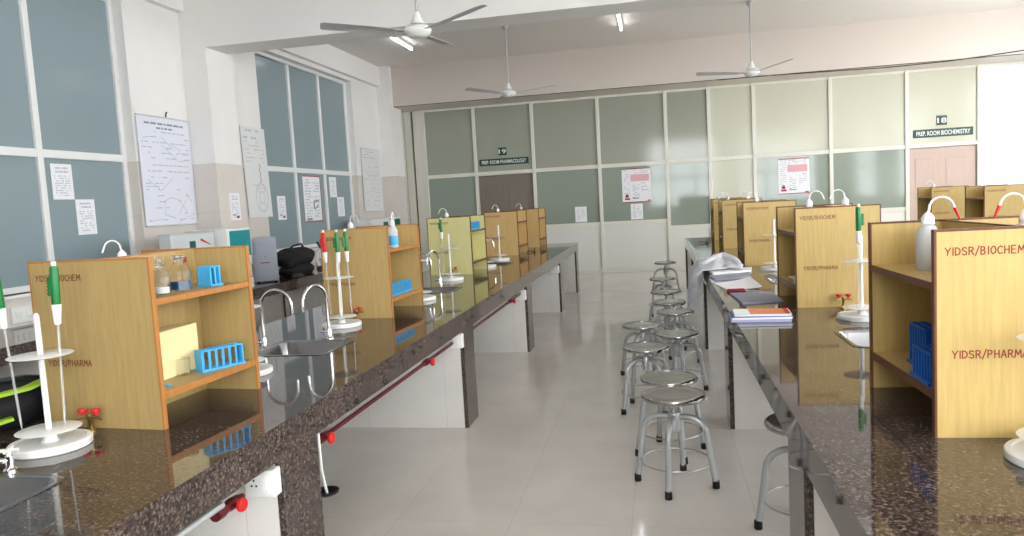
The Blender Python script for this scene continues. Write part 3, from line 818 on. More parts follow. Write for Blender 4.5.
WB = [((-2.225, 2.74), 245, 'wash bottle behind the nearest left cabinet, white spout above its top'),
      ((-2.235, 5.15), 335, 'wash bottle on the far side of the second left cabinet, spout curving right'),
      ((-2.36, 8.15), 185, 'wash bottle on the far side of the greenish cabinet'),
      ((-2.31, 10.7), 170, 'wash bottle on the far side of the fourth left cabinet'),
      ((-2.28, 12.45), 180, 'wash bottle spout showing over the last left cabinet'),
      ((.965, 5.10), 0, 'left one of the two facing wash bottles on the second right cabinet'),
      ((1.185, 5.10), 180, 'right one of the two facing wash bottles on the second right cabinet'),
      ((1.00, 7.98), 180, 'wash bottle spout over the third right cabinet'),
      ((.93, 10.35), 180, 'left wash bottle spout over the fourth right cabinet'),
      ((1.20, 10.45), 185, 'right wash bottle spout over the fourth right cabinet'),
      ((.95, 12.2), 10, 'wash bottle spout over the last right cabinet'),
      ((4.13, 12.35), 170, 'wash bottle on the third bench cabinet before the pinkish door')]
for i, ((x, y), a, lab) in enumerate(WB):
    o = w0 if i == 0 else copy_tree(w0); o.scale = (.84,)*3 if 'nearest left' in lab else (1, 1, 1); o.location = (x, y, US-(.01 if 'second right' in lab else .005 if 'third right' in lab else 0)); o.rotation_euler = (0, 0, math.radians(a)); tag(o, lab, 'wash bottle', 'plastic wash bottles')
w3 = copy_tree(w1); w3.location = (1.165, 2.66, US-.023); w3.rotation_euler = (0, 0, math.radians(183)); tag(w3, 'wash bottle off the right edge, only its red spout tip in view', 'wash bottle', 'plastic wash bottles')

# ------------------------------------------------------------------ test tube racks
def make_rack(m, n=6, L=.165, D=.055, H=.085):
    t = thing('test_tube_rack', (0, 0, 0))
    MB().box(-L/2-.008, L/2+.008, -D/2-.008, D/2+.008, 0, .010).build('foot_plate', m, t, bevel=.002)
    b = MB(); st = L/n; w = .0045
    for k in range(n+1): b.box(-L/2+k*st-w/2, -L/2+k*st+w/2, -D/2, D/2, H-.006, H)
    for s in (-1, 0, 1): b.box(-L/2, L/2, s*(D/2-.003)-.003, s*(D/2-.003)+.003, H-.0059, H-.0001)
    b.build('top_grid', m, t)
    for k in range(n+1):
        x = -L/2+k*st; u = MB()
        for s in (-1, 1): u.box(x-.004, x+.004, s*D/2-.004*s-.003, s*D/2-.004*s+.003, .010, H-.006)
        u.box(x-.004, x+.004, -D/2, D/2, .010, .0125)
        if k in (0, n): u.box(x-.003, x+.003, -D/2+.007, D/2-.007, .010, H-.006)
        u.build('upright', m, t)
    return t
rb = make_rack(M['blue'], 6, .185, .055, .088); rk = make_rack(M['royal'], 6, .15, .055, .10); rk2 = make_rack(M['royal'], 6, .15, .055, .14); rl = make_rack(M['blue'], 12, .40, .06, .085); rs = make_rack(M['blue'], 2, .05, .07, .085)
RK = [(rb, (-1.838, 2.78, LS), 64, 'sky blue test tube rack on the lower shelf of the nearest left cabinet'),
      (rs, (-1.865, 2.80, US), 78, 'small sky blue rack beside the bottles on the nearest left cabinet'),
      (rl, (-1.915, 5.19, LS), 88, 'sky blue rack on the lower shelf of the second left cabinet'),
      (rl, (-2.07, 8.17, US), 88, 'sky blue rack on the upper shelf of the greenish cabinet'),
      (rk, (.815, 2.47, LS), 90, 'royal blue rack at the front of the nearest right cabinet lower shelf'),
      (rk2, (.862, 2.655, LS), 90, 'royal blue rack behind the other one on the nearest right cabinet')]
seen = set()
for src, loc, a, lab in RK:
    if id(src) in seen: o = copy_tree(src)
    else: o = src; seen.add(id(src))
    o.location = loc; o.rotation_euler = (0, 0, math.radians(a)); tag(o, lab, 'test tube rack', 'blue test tube racks')

# ------------------------------------------------------------------ reagent bottles
def bottle(loc, r, h, fill, fh, label, stopper=True):
    t = thing('reagent_bottle', loc, label, 'bottle', 'glass bottles on the nearest left cabinet')
    MB().lathe([(0, .0), (r*.94, 0), (r, .004), (r, h*.55), (r*.85, h*.66), (r*.5, h*.74), (r*.46, h*.86), (r*.62, h*.88), (r*.62, h*.9), (r*.40, h*.9), (r*.38, h*.74), (r*.78, h*.64), (r*.93, h*.54), (r*.93, .005), (0, .004)], n=24).build('glass_body', M['glass'], t, smooth=True)
    if fill: MB().lathe([(0, .006), (r*.90, .006), (r*.90, fh), (0, fh)], n=20).build('contents', fill, t, smooth=True)
    if stopper: MB().lathe([(0, h*.8), (r*.36, h*.8), (r*.38, h*.9), (r*.6, h*.93), (r*.66, h*.98), (r*.5, h), (0, h)], n=20).build('stopper', M['glass'], t, smooth=True)
bottle((-1.895, 2.435, US), .036, .155, M['powder'], .045, 'stoppered glass bottle of white powder nearest the front panel')
bottle((-1.90, 2.535, US), .032, .125, M['powder'], .030, 'shorter glass bottle of white powder, second from the front')
bottle((-1.955, 2.615, US), .030, .145, M['yellow_liquid'], .02, 'glass bottle standing behind the white powder bottles')
bottle((-1.905, 2.66, US), .042, .145, M['blue_liquid'], .040, 'glass bottle with a layer of dark blue liquid')
# small red-capped vial behind the small rack
t = thing('vial', (-1.972, 2.79, US), 'slim vial with reddish cap behind the small blue rack', 'vial')
MB().lathe([(0, 0), (.013, 0), (.013, .10), (.009, .11), (0, .11)], n=14).build('glass_body', M['glass'], t, smooth=True)
MB().lathe([(0, .105), (.012, .105), (.012, .128), (0, .13)], n=14).build('red_cap', M['ink_red'], t, smooth=True)

# cream carton and small blue scrap on the lower shelf
t = thing('carton', (-1.975, 2.60, LS), 'flat cream carton standing behind the blue rack on the lower shelf', 'carton', rotz=math.radians(90))
MB().box(-.20, .19, -.035, .035, 0, .19).build('box', M['cream'], t, bevel=.002)
MB().box(-.198, .188, -.034, .034, .19, .1925).build('lid_flap', M['cream'], t)
t = MB(); t.loft([[(-.02, -.012, 0), (.02, -.014, 0), (.022, .012, 0), (-.018, .014, 0)], [(-.02, -.012, .004), (.02, -.014, .007), (.022, .012, .005), (-.018, .014, .003)]])
tag(t.build('paper_scrap', M['blue'], loc=(-1.872, 2.46, LS), rotz=.4), 'scrap of blue paper at the front of the nearest left cabinet lower shelf', 'paper')
bottle2 = thing('beaker', (-1.93, 2.66, LS), 'clear small beaker left of the blue rack on the lower shelf', 'beaker')
MB().lathe([(0, 0), (.026, 0), (.028, .003), (.028, .065), (.030, .067), (.0265, .066), (.0262, .004), (0, .003)], n=22).build('glass_body', M['glass'], bottle2, smooth=True)

# ------------------------------------------------------------------ wall bench things on the left
ZW = .75
def oven(loc, w, d, h, label, teal_front=True, rotz=0):
    """lab oven facing +x: depth along x, width along y"""
    t = thing('lab_oven', loc, label, 'oven', rotz=rotz)
    for sx in (-1, 1):
        for sy in (-1, 1): MB().lathe([(0, 0), (.018, 0), (.015, .02), (0, .02)], c=(sx*(d/2-.04), sy*(w/2-.04), 0), n=12).build('foot', M['black_plastic'], t)
    MB().box(-d/2, d/2, -w/2, w/2, .02, h).build('body', M['plastic'], t, bevel=.008)
    if teal_front:
        p = MB().box(d/2, d/2+.012, -w/2+.05, w/2-.02, h*.55, h-.03).build('control_panel', M['teal'], t, bevel=.003)
        MB().box(d/2+.012, d/2+.016, -.02, w/2-.12, h*.58, h*.72).build('display', M['black_plastic'], p)
    dr = MB().box(d/2, d/2+.012, -w/2+.03, w/2-.03, .06, h*.53).build('door', M['grey_enamel'], t, bevel=.003)
    MB().tube([(d/2+.012, w/2-.08, h*.2), (d/2+.04, w/2-.08, h*.22), (d/2+.04, w/2-.08, h*.4), (d/2+.012, w/2-.08, h*.42)], .008).build('handle', M['steel'], dr, smooth=True)
oven((-4.995, 7.735, ZW), .48, .53, .735, 'white lab oven with teal control panel on the left wall bench')
t = thing('water_bath', (-5.06, 7.08, ZW), 'pale grey lab instrument with a green square and red pointer, left of the teal-fronted oven', 'instrument')
MB().box(.06, .2, -.38, .37, 0, .71).build('body', M['grey_enamel'], t, bevel=.008)
MB().box(.2, .206, -.08, .02, .50, .63).build('green_square', M['teal_dark'], t, bevel=.002)
ptr = MB(); ptr.add([(.2, 0.11, .63), (.2, 0.13, .65), (.2, 0.29, .58), (.2, 0.29, .57), (.204, 0.11, .63), (.204, 0.13, .65), (.204, 0.29, .58), (.204, 0.29, .57)], [(0, 1, 2, 3), (4, 7, 6, 5), (0, 4, 5, 1), (1, 5, 6, 2), (2, 6, 7, 3), (3, 7, 4, 0)])
ptr.build('red_pointer', M['red'], t)
MB().box(.055, .205, -.385, .375, .71, .722).build('lid', M['grey_enamel'], t, bevel=.004)
t = thing('cabinet_oven', (-5.03, 8.80, ZW), 'tall mid-grey metal instrument case standing before the second window', 'instrument', rotz=math.radians(-62))
MB().box(-.13, .13, -.145, .145, .015, .58).build('body', M['mid_grey'], t, bevel=.01)
f = MB().box(.13, .137, -.12, .12, .05, .55).build('front_panel', M['mid_grey'], t, bevel=.003)
MB().box(.137, .139, -.06, .05, .25, .262).build('red_strip', M['ink_red'], f)
MB().box(.137, .139, -.01, .01, .32, .35).build('badge', M['ink_dark'], f)
for s in (-1, 1): MB().box(-.1, .1, s*.11-.012, s*.11+.012, 0, .015).build('foot', M['rubber'], t)

def lumpy(c, rx, ry, rz, seed, n=18, k=.18):
    rnd = random.Random(seed); ph = [(rnd.uniform(1, 4), rnd.uniform(0, 6), rnd.uniform(1, 4), rnd.uniform(0, 6)) for _ in range(5)]
    b = MB(); rings = []
    for i in range(n+1):
        th = PI*i/n-PI/2; ring = []
        for j in range(2*n):
            a = 2*PI*j/(2*n); q = 1+k*sum(math.sin(f*a+p)*math.sin(g*th+h) for f, p, g, h in [(round(f), p, g, h) for f, p, g, h in ph])/3
            x, y, z = math.cos(th)*math.cos(a), math.cos(th)*math.sin(a), math.sin(th)
            x = math.copysign(abs(x)**.75, x); y = math.copysign(abs(y)**.75, y)
            ring.append((c[0]+x*rx*q, c[1]+y*ry*q, max(0.0, c[2]+z*rz*q)))
        rings.append(ring)
    b.loft(rings, True, True)
    return b
t = thing('black_bag', (-5.10, 9.72, ZW), 'black soft bag lying on the wall bench below the second window', 'bag')
lumpy((0, 0, .235), .20, .42, .14, 3).build('bag_body', M['black'], t, smooth=True)
MB().tube([(.0, -.3, .33), (.08, -.15, .42), (.09, .05, .43), (.03, .27, .33)], .014, 8).build('strap', M['black'], t, smooth=True)
lumpy((.02, -.02, .07), .19, .34, .10, 12).build('lower_fold', M['black'], t, smooth=True)
t = thing('microscope', (-5.08, 10.55, ZW), 'black and white microscope beside the black bag on the wall bench', 'microscope', rotz=.5)
MB().loft([rrect(.18, .22, .04, 0), rrect(.18, .22, .04, .03), rrect(.13, .16, .04, .05)]).build('foot', M['black_plastic'], t, smooth=True)
MB().tube([(-.05, 0, .05), (-.08, 0, .15), (-.07, 0, .26), (-.02, 0, .31)], [.03, .026, .024, .028], 12).build('arm', M['plastic'], t, smooth=True)
MB().box(-.04, .09, -.06, .06, .14, .152).build('stage', M['black_plastic'], t, bevel=.003)
MB().tube([(.03, 0, .17), (.02, 0, .27), (-.06, 0, .42)], [.014, .022, .018], 14).build('eyepiece_tube', M['black_plastic'], t, smooth=True)
b = MB()
pts = [(0, 0, .012)]
for i in range(60):
    a = i*.42; r = .07+.012*math.sin(i*1.3); pts.append((r*math.cos(a), r*1.3*math.sin(a), .012+i*.0008))
b.tube(pts, .006, 6)
tag(b.build('coiled_cable', M['black_plastic'], loc=(-4.82, 9.22, ZW), smooth=True), 'coil of black cable at the bench edge in front of the black bag', 'cable')
t = thing('power_adapter', (-4.85, 10.2, ZW), 'white power adapter lying before the black bag', 'adapter', rotz=.3)
MB().box(-.05, .05, -.06, .06, 0, .05).build('case', M['plastic'], t, bevel=.008)
MB().tube([(.0, .06, .025), (.02, .13, .012), (-.02, .2, .008)], .005, 6).build('lead', M['black_plastic'], t, smooth=True)
t = thing('stacked_papers', (-5.2, 11.5, ZW), 'white papers and a black strap heaped right of the black bag', 'papers', rotz=.2)
for k in range(6):
    a = random.uniform(-.2, .2); q = Matrix.Rotation(a, 3, 'Z')
    vs = [q @ Vector((x, y, 0)) for x, y in ((-.15, -.21), (.15, -.21), (.15, .21), (-.15, .21))]
    bb = MB().loft([[(v.x, v.y, .012*k) for v in vs], [(v.x, v.y, .012*k+.011) for v in vs]]); bb.build('sheet_pile', M['paper'], t)
for (x, y, w_, lab) in ((-5.28, 13.35, .85, 'white instrument box on the wall bench with a dark green square at its corner'),
                        (-5.28, 14.3, .55, 'white instrument box with teal panel nearest the far left corner')):
    t = thing('instrument_box', (x, y-.2 if w_ > .8 else y-.35, ZW), lab, 'instrument')
    MB().box(-.18, .18, -w_/2, w_/2, 0, .68).build('body', M['plastic'], t, bevel=.008)
    if w_ > .8: MB().box(.18, .188, w_/2-.28, w_/2-.05, .50, .62).build('green_square', M['teal_dark'], t, bevel=.002)
    else: MB().box(.18, .192, -w_/2+.05, w_/2-.03, .45, .655).build('teal_panel', M['teal_dark'], t, bevel=.002)
    MB().box(-.185, .185, -w_/2-.004, w_/2+.004, .68, .69).build('lid', M['plastic'], t, bevel=.003)
# switch plate
t = thing('switch_plate', (XL, 5.56, .85), 'white switch plate on the wall under the nearest left window', 'switch')
MB().box(0, .02, -.11, .11, -.075, .075).build('plate', M['plastic'], t, bevel=.004)
for k in range(3): MB().box(.02, .028, -.08+k*.06, -.04+k*.06, -.03, .03).build('rocker', M['plastic'], t, bevel=.002)

# backpack on the left bench
t = thing('backpack', (-2.56, 2.42, ZB), 'black backpack with lime green straps at the left edge on the left bench', 'bag')
lumpy((0, 0, .08), .16, .24, .085, 21, k=.1).build('bag_body', M['black'], t, smooth=True)
b = MB()
def strap(b, pts, w, th=.006):
    pts = [Vector(p) for p in pts]; rings = []
    for i, p in enumerate(pts):
        d = (pts[min(i+1, len(pts)-1)]-pts[max(i-1, 0)]).normalized(); s = d.cross(Vector((0, 0, 1))).normalized()*w/2; u = s.cross(d).normalized()*th
        rings.append([p-s-u, p+s-u, p+s+u, p-s+u])
    b.loft([[tuple(q) for q in r] for r in rings])
strap(b, [(-.02, -.236, .05), (.06, -.216, .11), (.12, -.16, .15), (.165, -.06, .155), (.155, .06, .165)], .045)
strap(b, [(-.05, -.225, .02), (.03, -.245, .035), (.11, -.21, .045), (.165, -.13, .06)], .04)
b.build('lime_strap', M['lime'], t, smooth=True)
strap_b = MB(); strap(strap_b, [(-.1, -.15, .17), (-.02, -.05, .18), (.06, .05, .178), (.1, .15, .15)], .03); strap_b.build('black_strap', M['black_plastic'], t, smooth=True)

# ------------------------------------------------------------------ papers and coat on the right bench
def sheet(name, c, m, z0, th, label, cat, extra=None, curl=0):
    cx = sum(p[0] for p in c)/4; cy = sum(p[1] for p in c)/4
    t = thing(name, (cx, cy, z0), label, cat, 'papers on the right bench')
    q = [(x-cx, y-cy) for x, y in c]; n = 8; b = MB(); g = []
    for i in range(n+1):
        for j in range(n+1):
            u, v = i/n, j/n
            x = (1-u)*(1-v)*q[0][0]+u*(1-v)*q[1][0]+u*v*q[2][0]+(1-u)*v*q[3][0]
            y = (1-u)*(1-v)*q[0][1]+u*(1-v)*q[1][1]+u*v*q[2][1]+(1-u)*v*q[3][1]
            g.append((x, y, curl*(u**3)*(.5+.5*v)))
    def grid(off): return [(x, y, z+off) for x, y, z in g]
    N1 = n+1
    top = [(i*N1+j, (i+1)*N1+j, (i+1)*N1+j+1, i*N1+j+1) for i in range(n) for j in range(n)]
    o = N1*N1; bot = [tuple(k+o for k in f[::-1]) for f in top]; side = []
    for i in range(n):
        side += [(i*N1, (i+1)*N1, o+(i+1)*N1, o+i*N1), (i*N1+n, (i+1)*N1+n, o+(i+1)*N1+n, o+i*N1+n), (i, i+1, o+i+1, o+i), (n*N1+i, n*N1+i+1, o+n*N1+i+1, o+n*N1+i)]
    b.add(grid(th)+grid(0), top+bot+side); b.build('sheets', m, t)
    if extra: extra(t, th)
    return t
def notebook(t, th):
    MB().box(-.165, .165, -.115, .115, th, th+.013).build('page_block', M['paper'], t)
    MB().box(-.168, .168, -.118, .118, th+.013, th+.016).build('cover', M['navy'], t)
sheet('notebook', [(.405, 4.635), (.735, 4.60), (.722, 4.37), (.392, 4.385)], M['lilac'], ZB, .014, 'thick lilac and blue notebook at the near end of the papers on the right bench', 'notebook', notebook)
t = thing('textbook', (.575, 4.50, ZB+.030), 'textbook with orange and white cover lying on the blue notebook', 'book', 'papers on the right bench', rotz=-.05)
MB().box(-.155, .155, -.105, .105, 0, .011).build('page_block', M['paper'], t)
cv = MB().box(-.157, .157, -.107, .107, .011, .0125).build('cover', M['paper'], t)
MB().box(-.07, .125, -.104, .104, .0125, .0132).build('orange_area', M['orange_cover'], cv)
MB().box(.125, .152, -.104, .104, .0125, .0132).build('red_area', M['red'], cv)
sheet('folder', [(.497, 5.59), (.785, 5.57), (.80, 5.15), (.53, 5.07)][::-1], M['folder'], ZB, .012, 'blue-grey folder lying askew behind the notebook', 'folder')
sheet('loose_papers', [(.43, 6.27), (.734, 6.40), (.758, 5.86), (.50, 5.80)][::-1], M['paper'], ZB, .006, 'loose white papers with a curled corner between the folder and the coat', 'papers', None, .03)
t = thing('red_pen_case', (.555, 5.73, ZB), 'slim red pen case at the edge of the white papers', 'pen case', rotz=.1)
MB().loft([rrect(.13, .035, .015, 0), rrect(.14, .04, .018, .012), rrect(.12, .03, .014, .022)]).build('case', M['ink_red'], t, smooth=True)
MB().box(-.055, .055, -.002, .002, .021, .0235).build('zip', M['steel'], t)
sheet('grey_folder', [(.43, 6.80), (.80, 7.00), (.776, 6.62), (.46, 6.49)][::-1], M['folder'], ZB, .010, 'grey folder with a white sheet next to the coat', 'folder', None, .0)
sheet('white_file', [(.45, 7.16), (.86, 7.34), (.82, 7.06), (.47, 6.90)][::-1], M['paper'], ZB, .022, 'thick white file half under the coat', 'file', None, .0)
# draped coat
def drape():
    nx, ny = 56, 48; g = []
    def fold(u, v):
        return (abs(math.sin(7*v+3.1*u+1.3*math.sin(4*u+2*v)))**.7*.5+abs(math.sin(11*u-6*v+1.7*math.sin(5*v)))**.7*.35+.15*math.sin(31*u+17*v))
    for j in range(ny+1):
        v = j/ny
        for i in range(nx+1):
            u = i/nx; s = .06+u*(.62+.20*math.sin(PI*v))
            wr = fold(u, v); y = 7.05+.98*v+.05*math.sin(7*u+3*v)
            if s < .40:
                e = math.sin(PI*min(1, (s+.03)/.5))*math.sin(PI*min(1, max(0, v*.96+.03)))
                x = .80-s+.04*math.sin(6*v+3*u); z = .008+.10*wr*e+.012*e+.018*e*math.sin(23*u+9*v)*math.sin(19*v-7*u)
            else:
                dd = s-.40; k = min(1, dd/.10)
                e0 = math.sin(PI*min(1, max(0, v*.96+.03)))
                x = .385-.04*k-.05*k*math.sin(23*v+2*math.sin(9*v))-.09*dd*math.sin(PI*v); z = .01+(.05*wr*e0)*(1-k)-max(0, dd-.015)*(.62+.35*math.sin(PI*v))
                y += .05*dd*math.sin(13*v)
            g.append((x, y, z))
    b = MB(); N1 = nx+1
    b.add(g, [(j*N1+i, j*N1+i+1, (j+1)*N1+i+1, (j+1)*N1+i) for j in range(ny) for i in range(nx)])
    return b
t = thing('lab_coat', (0, 0, ZB+.028), 'crumpled grey-white lab coat draped over the aisle edge of the right bench', 'coat')
cl = drape().build('coat_body', M['coat'], t, smooth=True)
sm = cl.modifiers.new('thick', 'SOLIDIFY'); sm.thickness = .006; sm.offset = 1
sv = MB().tube([(.74, 7.18, .02), (.70, 7.36, .06), (.62, 7.50, .09), (.54, 7.46, .08), (.46, 7.36, .055), (.40, 7.32, .03), (.345, 7.32, -.06), (.325, 7.33, -.14)], [.025, .038, .042, .042, .038, .032, .028, .03], 14); sv.build('sleeve', M['coat'], t, smooth=True)
# black clamp on the far right bench, dark clip on the left one
for (x, y, lab) in ((.70, 11.3, 'small black hose with clamp near the far end of the right bench'), (-1.83, 10.9, 'small black hose with red fitting near the far end of the left bench')):
    t = thing('burner_hose', (x, y, ZB), lab, 'hose'); t.scale = (.62,)*3
    MB().lathe([(0, 0), (.04, 0), (.04, .012), (.012, .02), (.010, .10), (0, .10)], n=18).build('burner', M['black_plastic'], t, smooth=True)
    MB().tube([(0, -.01, .03), (-.06, -.04, .03), (-.13, 0, .035), (-.2, .02, .03)], .009, 8).build('hose', M['black_plastic'], t, smooth=True)

# papers left in the second right cabinet
t = thing('paper_pile', (.94, 5.14, LS), 'untidy white papers on the lower shelf of the second right cabinet', 'papers')
for k in range(4):
    q = Matrix.Rotation(.12*k-.2, 3, 'Z'); vs = [q @ Vector(p) for p in ((-.07, -.13, 0), (.07, -.13, 0), (.07, .13, 0), (-.07, .13, 0))]
    MB().loft([[(v.x, v.y, .006*k) for v in vs], [(v.x, v.y, .006*k+.005) for v in vs]]).build('sheet', M['paper'], t)

# ------------------------------------------------------------------ posters, notices, signs
def wall_sheet(name, x, y0, y1, z0, z1, label, cat, marks, bulge=0, rods=False, paper=None, skew=0, border=None, group=None):
    """sheet on the left wall (faces +x); y runs left to right as seen"""
    t = thing(name, (x, (y0+y1)/2, z0), label, cat, group); w, h = y1-y0, z1-z0
    n = 8; pt = lambda u, v, e=0: (e+.004+bulge*math.sin(PI*u)*(.4+.6*v), (u-.5)*w+skew*(1-v), v*h)
    b = MB(); vs = []; fs = []
    for e in (0, -.002):
        for i in range(n+1):
            for j in range(n+1): vs.append(pt(i/n, j/n, e))
    N1 = n+1; o = N1*N1
    for i in range(n):
        for j in range(n):
            f = (i*N1+j, (i+1)*N1+j, (i+1)*N1+j+1, i*N1+j+1); fs += [f, tuple(k+o for k in f[::-1])]
        fs += [(i*N1, (i+1)*N1, o+(i+1)*N1, o+i*N1), (i*N1+n, (i+1)*N1+n, o+(i+1)*N1+n, o+i*N1+n), (i, i+1, o+i+1, o+i), (n*N1+i, n*N1+i+1, o+n*N1+i+1, o+n*N1+i)]
    b.add(vs, fs); s = b.build('sheet', paper or M['paper'], t, smooth=True)
    def strip(mb, p, q, wd):
        p, q = Vector((p[0]*w, p[1]*h)), Vector((q[0]*w, q[1]*h)); d = (q-p); L = d.length; d /= max(L, 1e-6); nn = Vector((-d.y, d.x))*wd/2
        K = max(1, int(L/w*8)); ring = []
        for i in range(K+1):
            c = p+d*L*i/K
            for sg in (-1, 1):
                r = c+nn*sg; ring.append(pt(min(1, max(0, r.x/w)), min(1, max(0, r.y/h)), .0012))
        mb.add(ring, [(2*i, 2*i+1, 2*i+3, 2*i+2) for i in range(K)])
    for nm, m, lst in marks:
        mb = MB()
        for p, q, wd in lst: strip(mb, p, q, wd)
        mb.build(nm, m, s)
    if rods:
        for v in (0, 1):
            rb_ = MB().tube([pt(i/n, v, .003) for i in range(n+1)], .009, 8); rb_.build('rod', M['grey_enamel'], t, smooth=True)
    return t
def lines(rnd, n, u0, u1, v0, v1, wd, gap=.3):
    out = []
    for i in range(n):
        v = v1-(v1-v0)*i/max(1, n-1); u = u0
        while u < u1-.02:
            L = rnd.uniform(.03, .12); 
            if rnd.random() > gap: out.append(((u, v), (min(u1, u+L), v), wd))
            u += L+.02
    return out
rnd = random.Random(5)
# poster 1: hand-drawn metabolic chart
mk = [('title', M['ink_dark'], lines(rnd, 1, .12, .86, .935, .935, .022, .0)+lines(rnd, 1, .32, .62, .895, .895, .02, 0)),
      ('writing', M['ink'], lines(rnd, 6, .05, .95, .62, .86, .012, .55)+lines(rnd, 1, .2, .9, .555, .555, .012, .1)+lines(rnd, 9, .06, .94, .05, .5, .012, .65)),
      ('diagram', M['ink'], [((.40, .82), (.62, .70), .008), ((.40, .74), (.70, .60), .008), ((.55, .76), (.78, .70), .008), ((.70, .68), (.95, .68), .008), ((.70, .60), (.94, .62), .008), ((.08, .80), (.3, .82), .008),
                             ((.10, .42), (.32, .32), .008), ((.32, .32), (.55, .44), .008), ((.05, .36), (.3, .36), .008), ((.35, .22), (.5, .26), .008), ((.5, .26), (.7, .22), .008), ((.62, .24), (.8, .12), .008), ((.8, .24), (.62, .10), .008), ((.8, .3), (.92, .2), .008), ((.35, .10), (.55, .06), .008), ((.36, .22), (.36, .1), .008), ((.06, .04), (.3, .06), .006), ((.6, .02), (.95, .1), .006)])]
p1 = wall_sheet('wall_chart', XL+.015, 7.30, 8.24, 1.56, 2.80, 'large curling white wall chart of hand-drawn diagrams between window and pier', 'poster', mk, .02, True, M['poster_paper'])
MB().tube([(.0, .05, 1.25), (.01, .05, 1.30), (.025, .05, 1.31)], .008, 8).build('hook', M['frame_dark'], p1, smooth=True)
circ = []
for k in range(14):
    a, c = 2*PI*k/14, 2*PI*(k+1)/14
    circ.append(((.60+.26*math.cos(a), .22+.16*math.sin(a)), (.60+.26*math.cos(c), .22+.16*math.sin(c)), .012)); circ.append(((.60+.11*math.cos(a), .22+.07*math.sin(a)), (.60+.11*math.cos(c), .22+.07*math.sin(c)), .01))
for k in range(4):
    a = PI/4+PI/2*k; circ.append(((.60+.11*math.cos(a), .22+.07*math.sin(a)), (.60+.26*math.cos(a), .22+.16*math.sin(a)), .01))
zig = [((.58+.06*(k % 2), .60-.035*k), (.58+.06*((k+1) % 2), .60-.035*(k+1)), .016) for k in range(6)]
mk = [('title', M['ink'], lines(rnd, 2, .06, .7, .88, .96, .03, .2)), ('writing', M['ink'], lines(rnd, 6, .1, .9, .62, .84, .012, .4)+lines(rnd, 2, .3, .8, .33, .36, .01, .2)), ('diagram', M['ink_dark'], zig), ('ring_diagram', M['ink'], circ)]
wall_sheet('wall_chart', XL+.015, 9.38, 10.02, 1.59, 2.86, 'pale wall chart with a zigzag and ringed diagram left of the second window', 'poster', mk, .015, False, M['poster_grey'], skew=.06)
mk = [('writing', M['ink'], lines(rnd, 12, .08, .85, .1, .85, .012, .55)), ('title', M['ink'], lines(rnd, 3, .06, .6, .86, .95, .014, .2)), ('diagram', M['ink'], [((.1, .7), (.45, .5), .006), ((.45, .5), (.8, .62), .006), ((.2, .3), (.7, .36), .006)])]
wall_sheet('wall_chart', XL+.015, 13.62, 14.62, 1.58, 2.81, 'pale wall chart right of the second window, beside the corner column', 'poster', mk, .02, True, M['poster_grey'])
def notice(y0, y1, z0, z1, label, seed, x=XL-.149, red=False, dark=False):
    r = random.Random(seed)
    mk = [('writing', M['ink'], lines(r, 9, .14, .86, .12, .66, .010, .35)), ('title', M['ink'], lines(r, 2, .2, .8, .78, .88, .018, .1))]
    if red: mk.append(('red_mark', M['ink_red'], [((.55, .12), (.85, .12), .03), ((.2, .2), (.5, .2), .012)]))
    return wall_sheet('notice', x, y0, y1, z0, z1, label, 'notice', mk, 0, False, M['paper'], group='paper notices')
notice(6.225, 6.49, 1.875, 2.225, 'upper left of two white notices on the nearest window', 1)
notice(6.495, 6.75, 1.515, 1.875, 'lower right of two white notices on the nearest window', 2)
notice(8.48, 8.71, 1.57, 1.915, 'small white notice with red print on the side of the pier between the windows', 3, -5.272, True)
notice(10.54, 10.80, 1.53, 1.90, 'white notice on the left pane of the second window', 4, red=True)
notice(12.45, 12.74, 1.875, 2.235, 'upper of two notices on the right pane of the second window', 6)
notice(12.73, 13.03, 1.52, 1.875, 'lower of two notices on the right pane of the second window', 7)
mk = [('red_border', M['ink_red'], [((0.0, .985), (1, .985), .02), ((0.0, .012), (1, .012), .018), ((.985, .0), (.985, 1), .02)]),
      ('writing', M['ink'], lines(rnd, 14, .10, .44, .12, .9, .018, .3)+lines(rnd, 14, .55, .92, .12, .9, .018, .4)), ('emblem', M['ink_dark'], [((.55, .44), (.55, .28), .05), ((.55, .44), (.85, .46), .03), ((.57, .28), (.8, .34), .03), ((.1, .06), (.4, .06), .04)])]
wall_sheet('wall_chart', XL-.145, 11.42, 12.07, 1.46, 2.245, 'white chart with dark red border on the middle pane of the second window', 'poster', mk, 0, False, M['paper'])

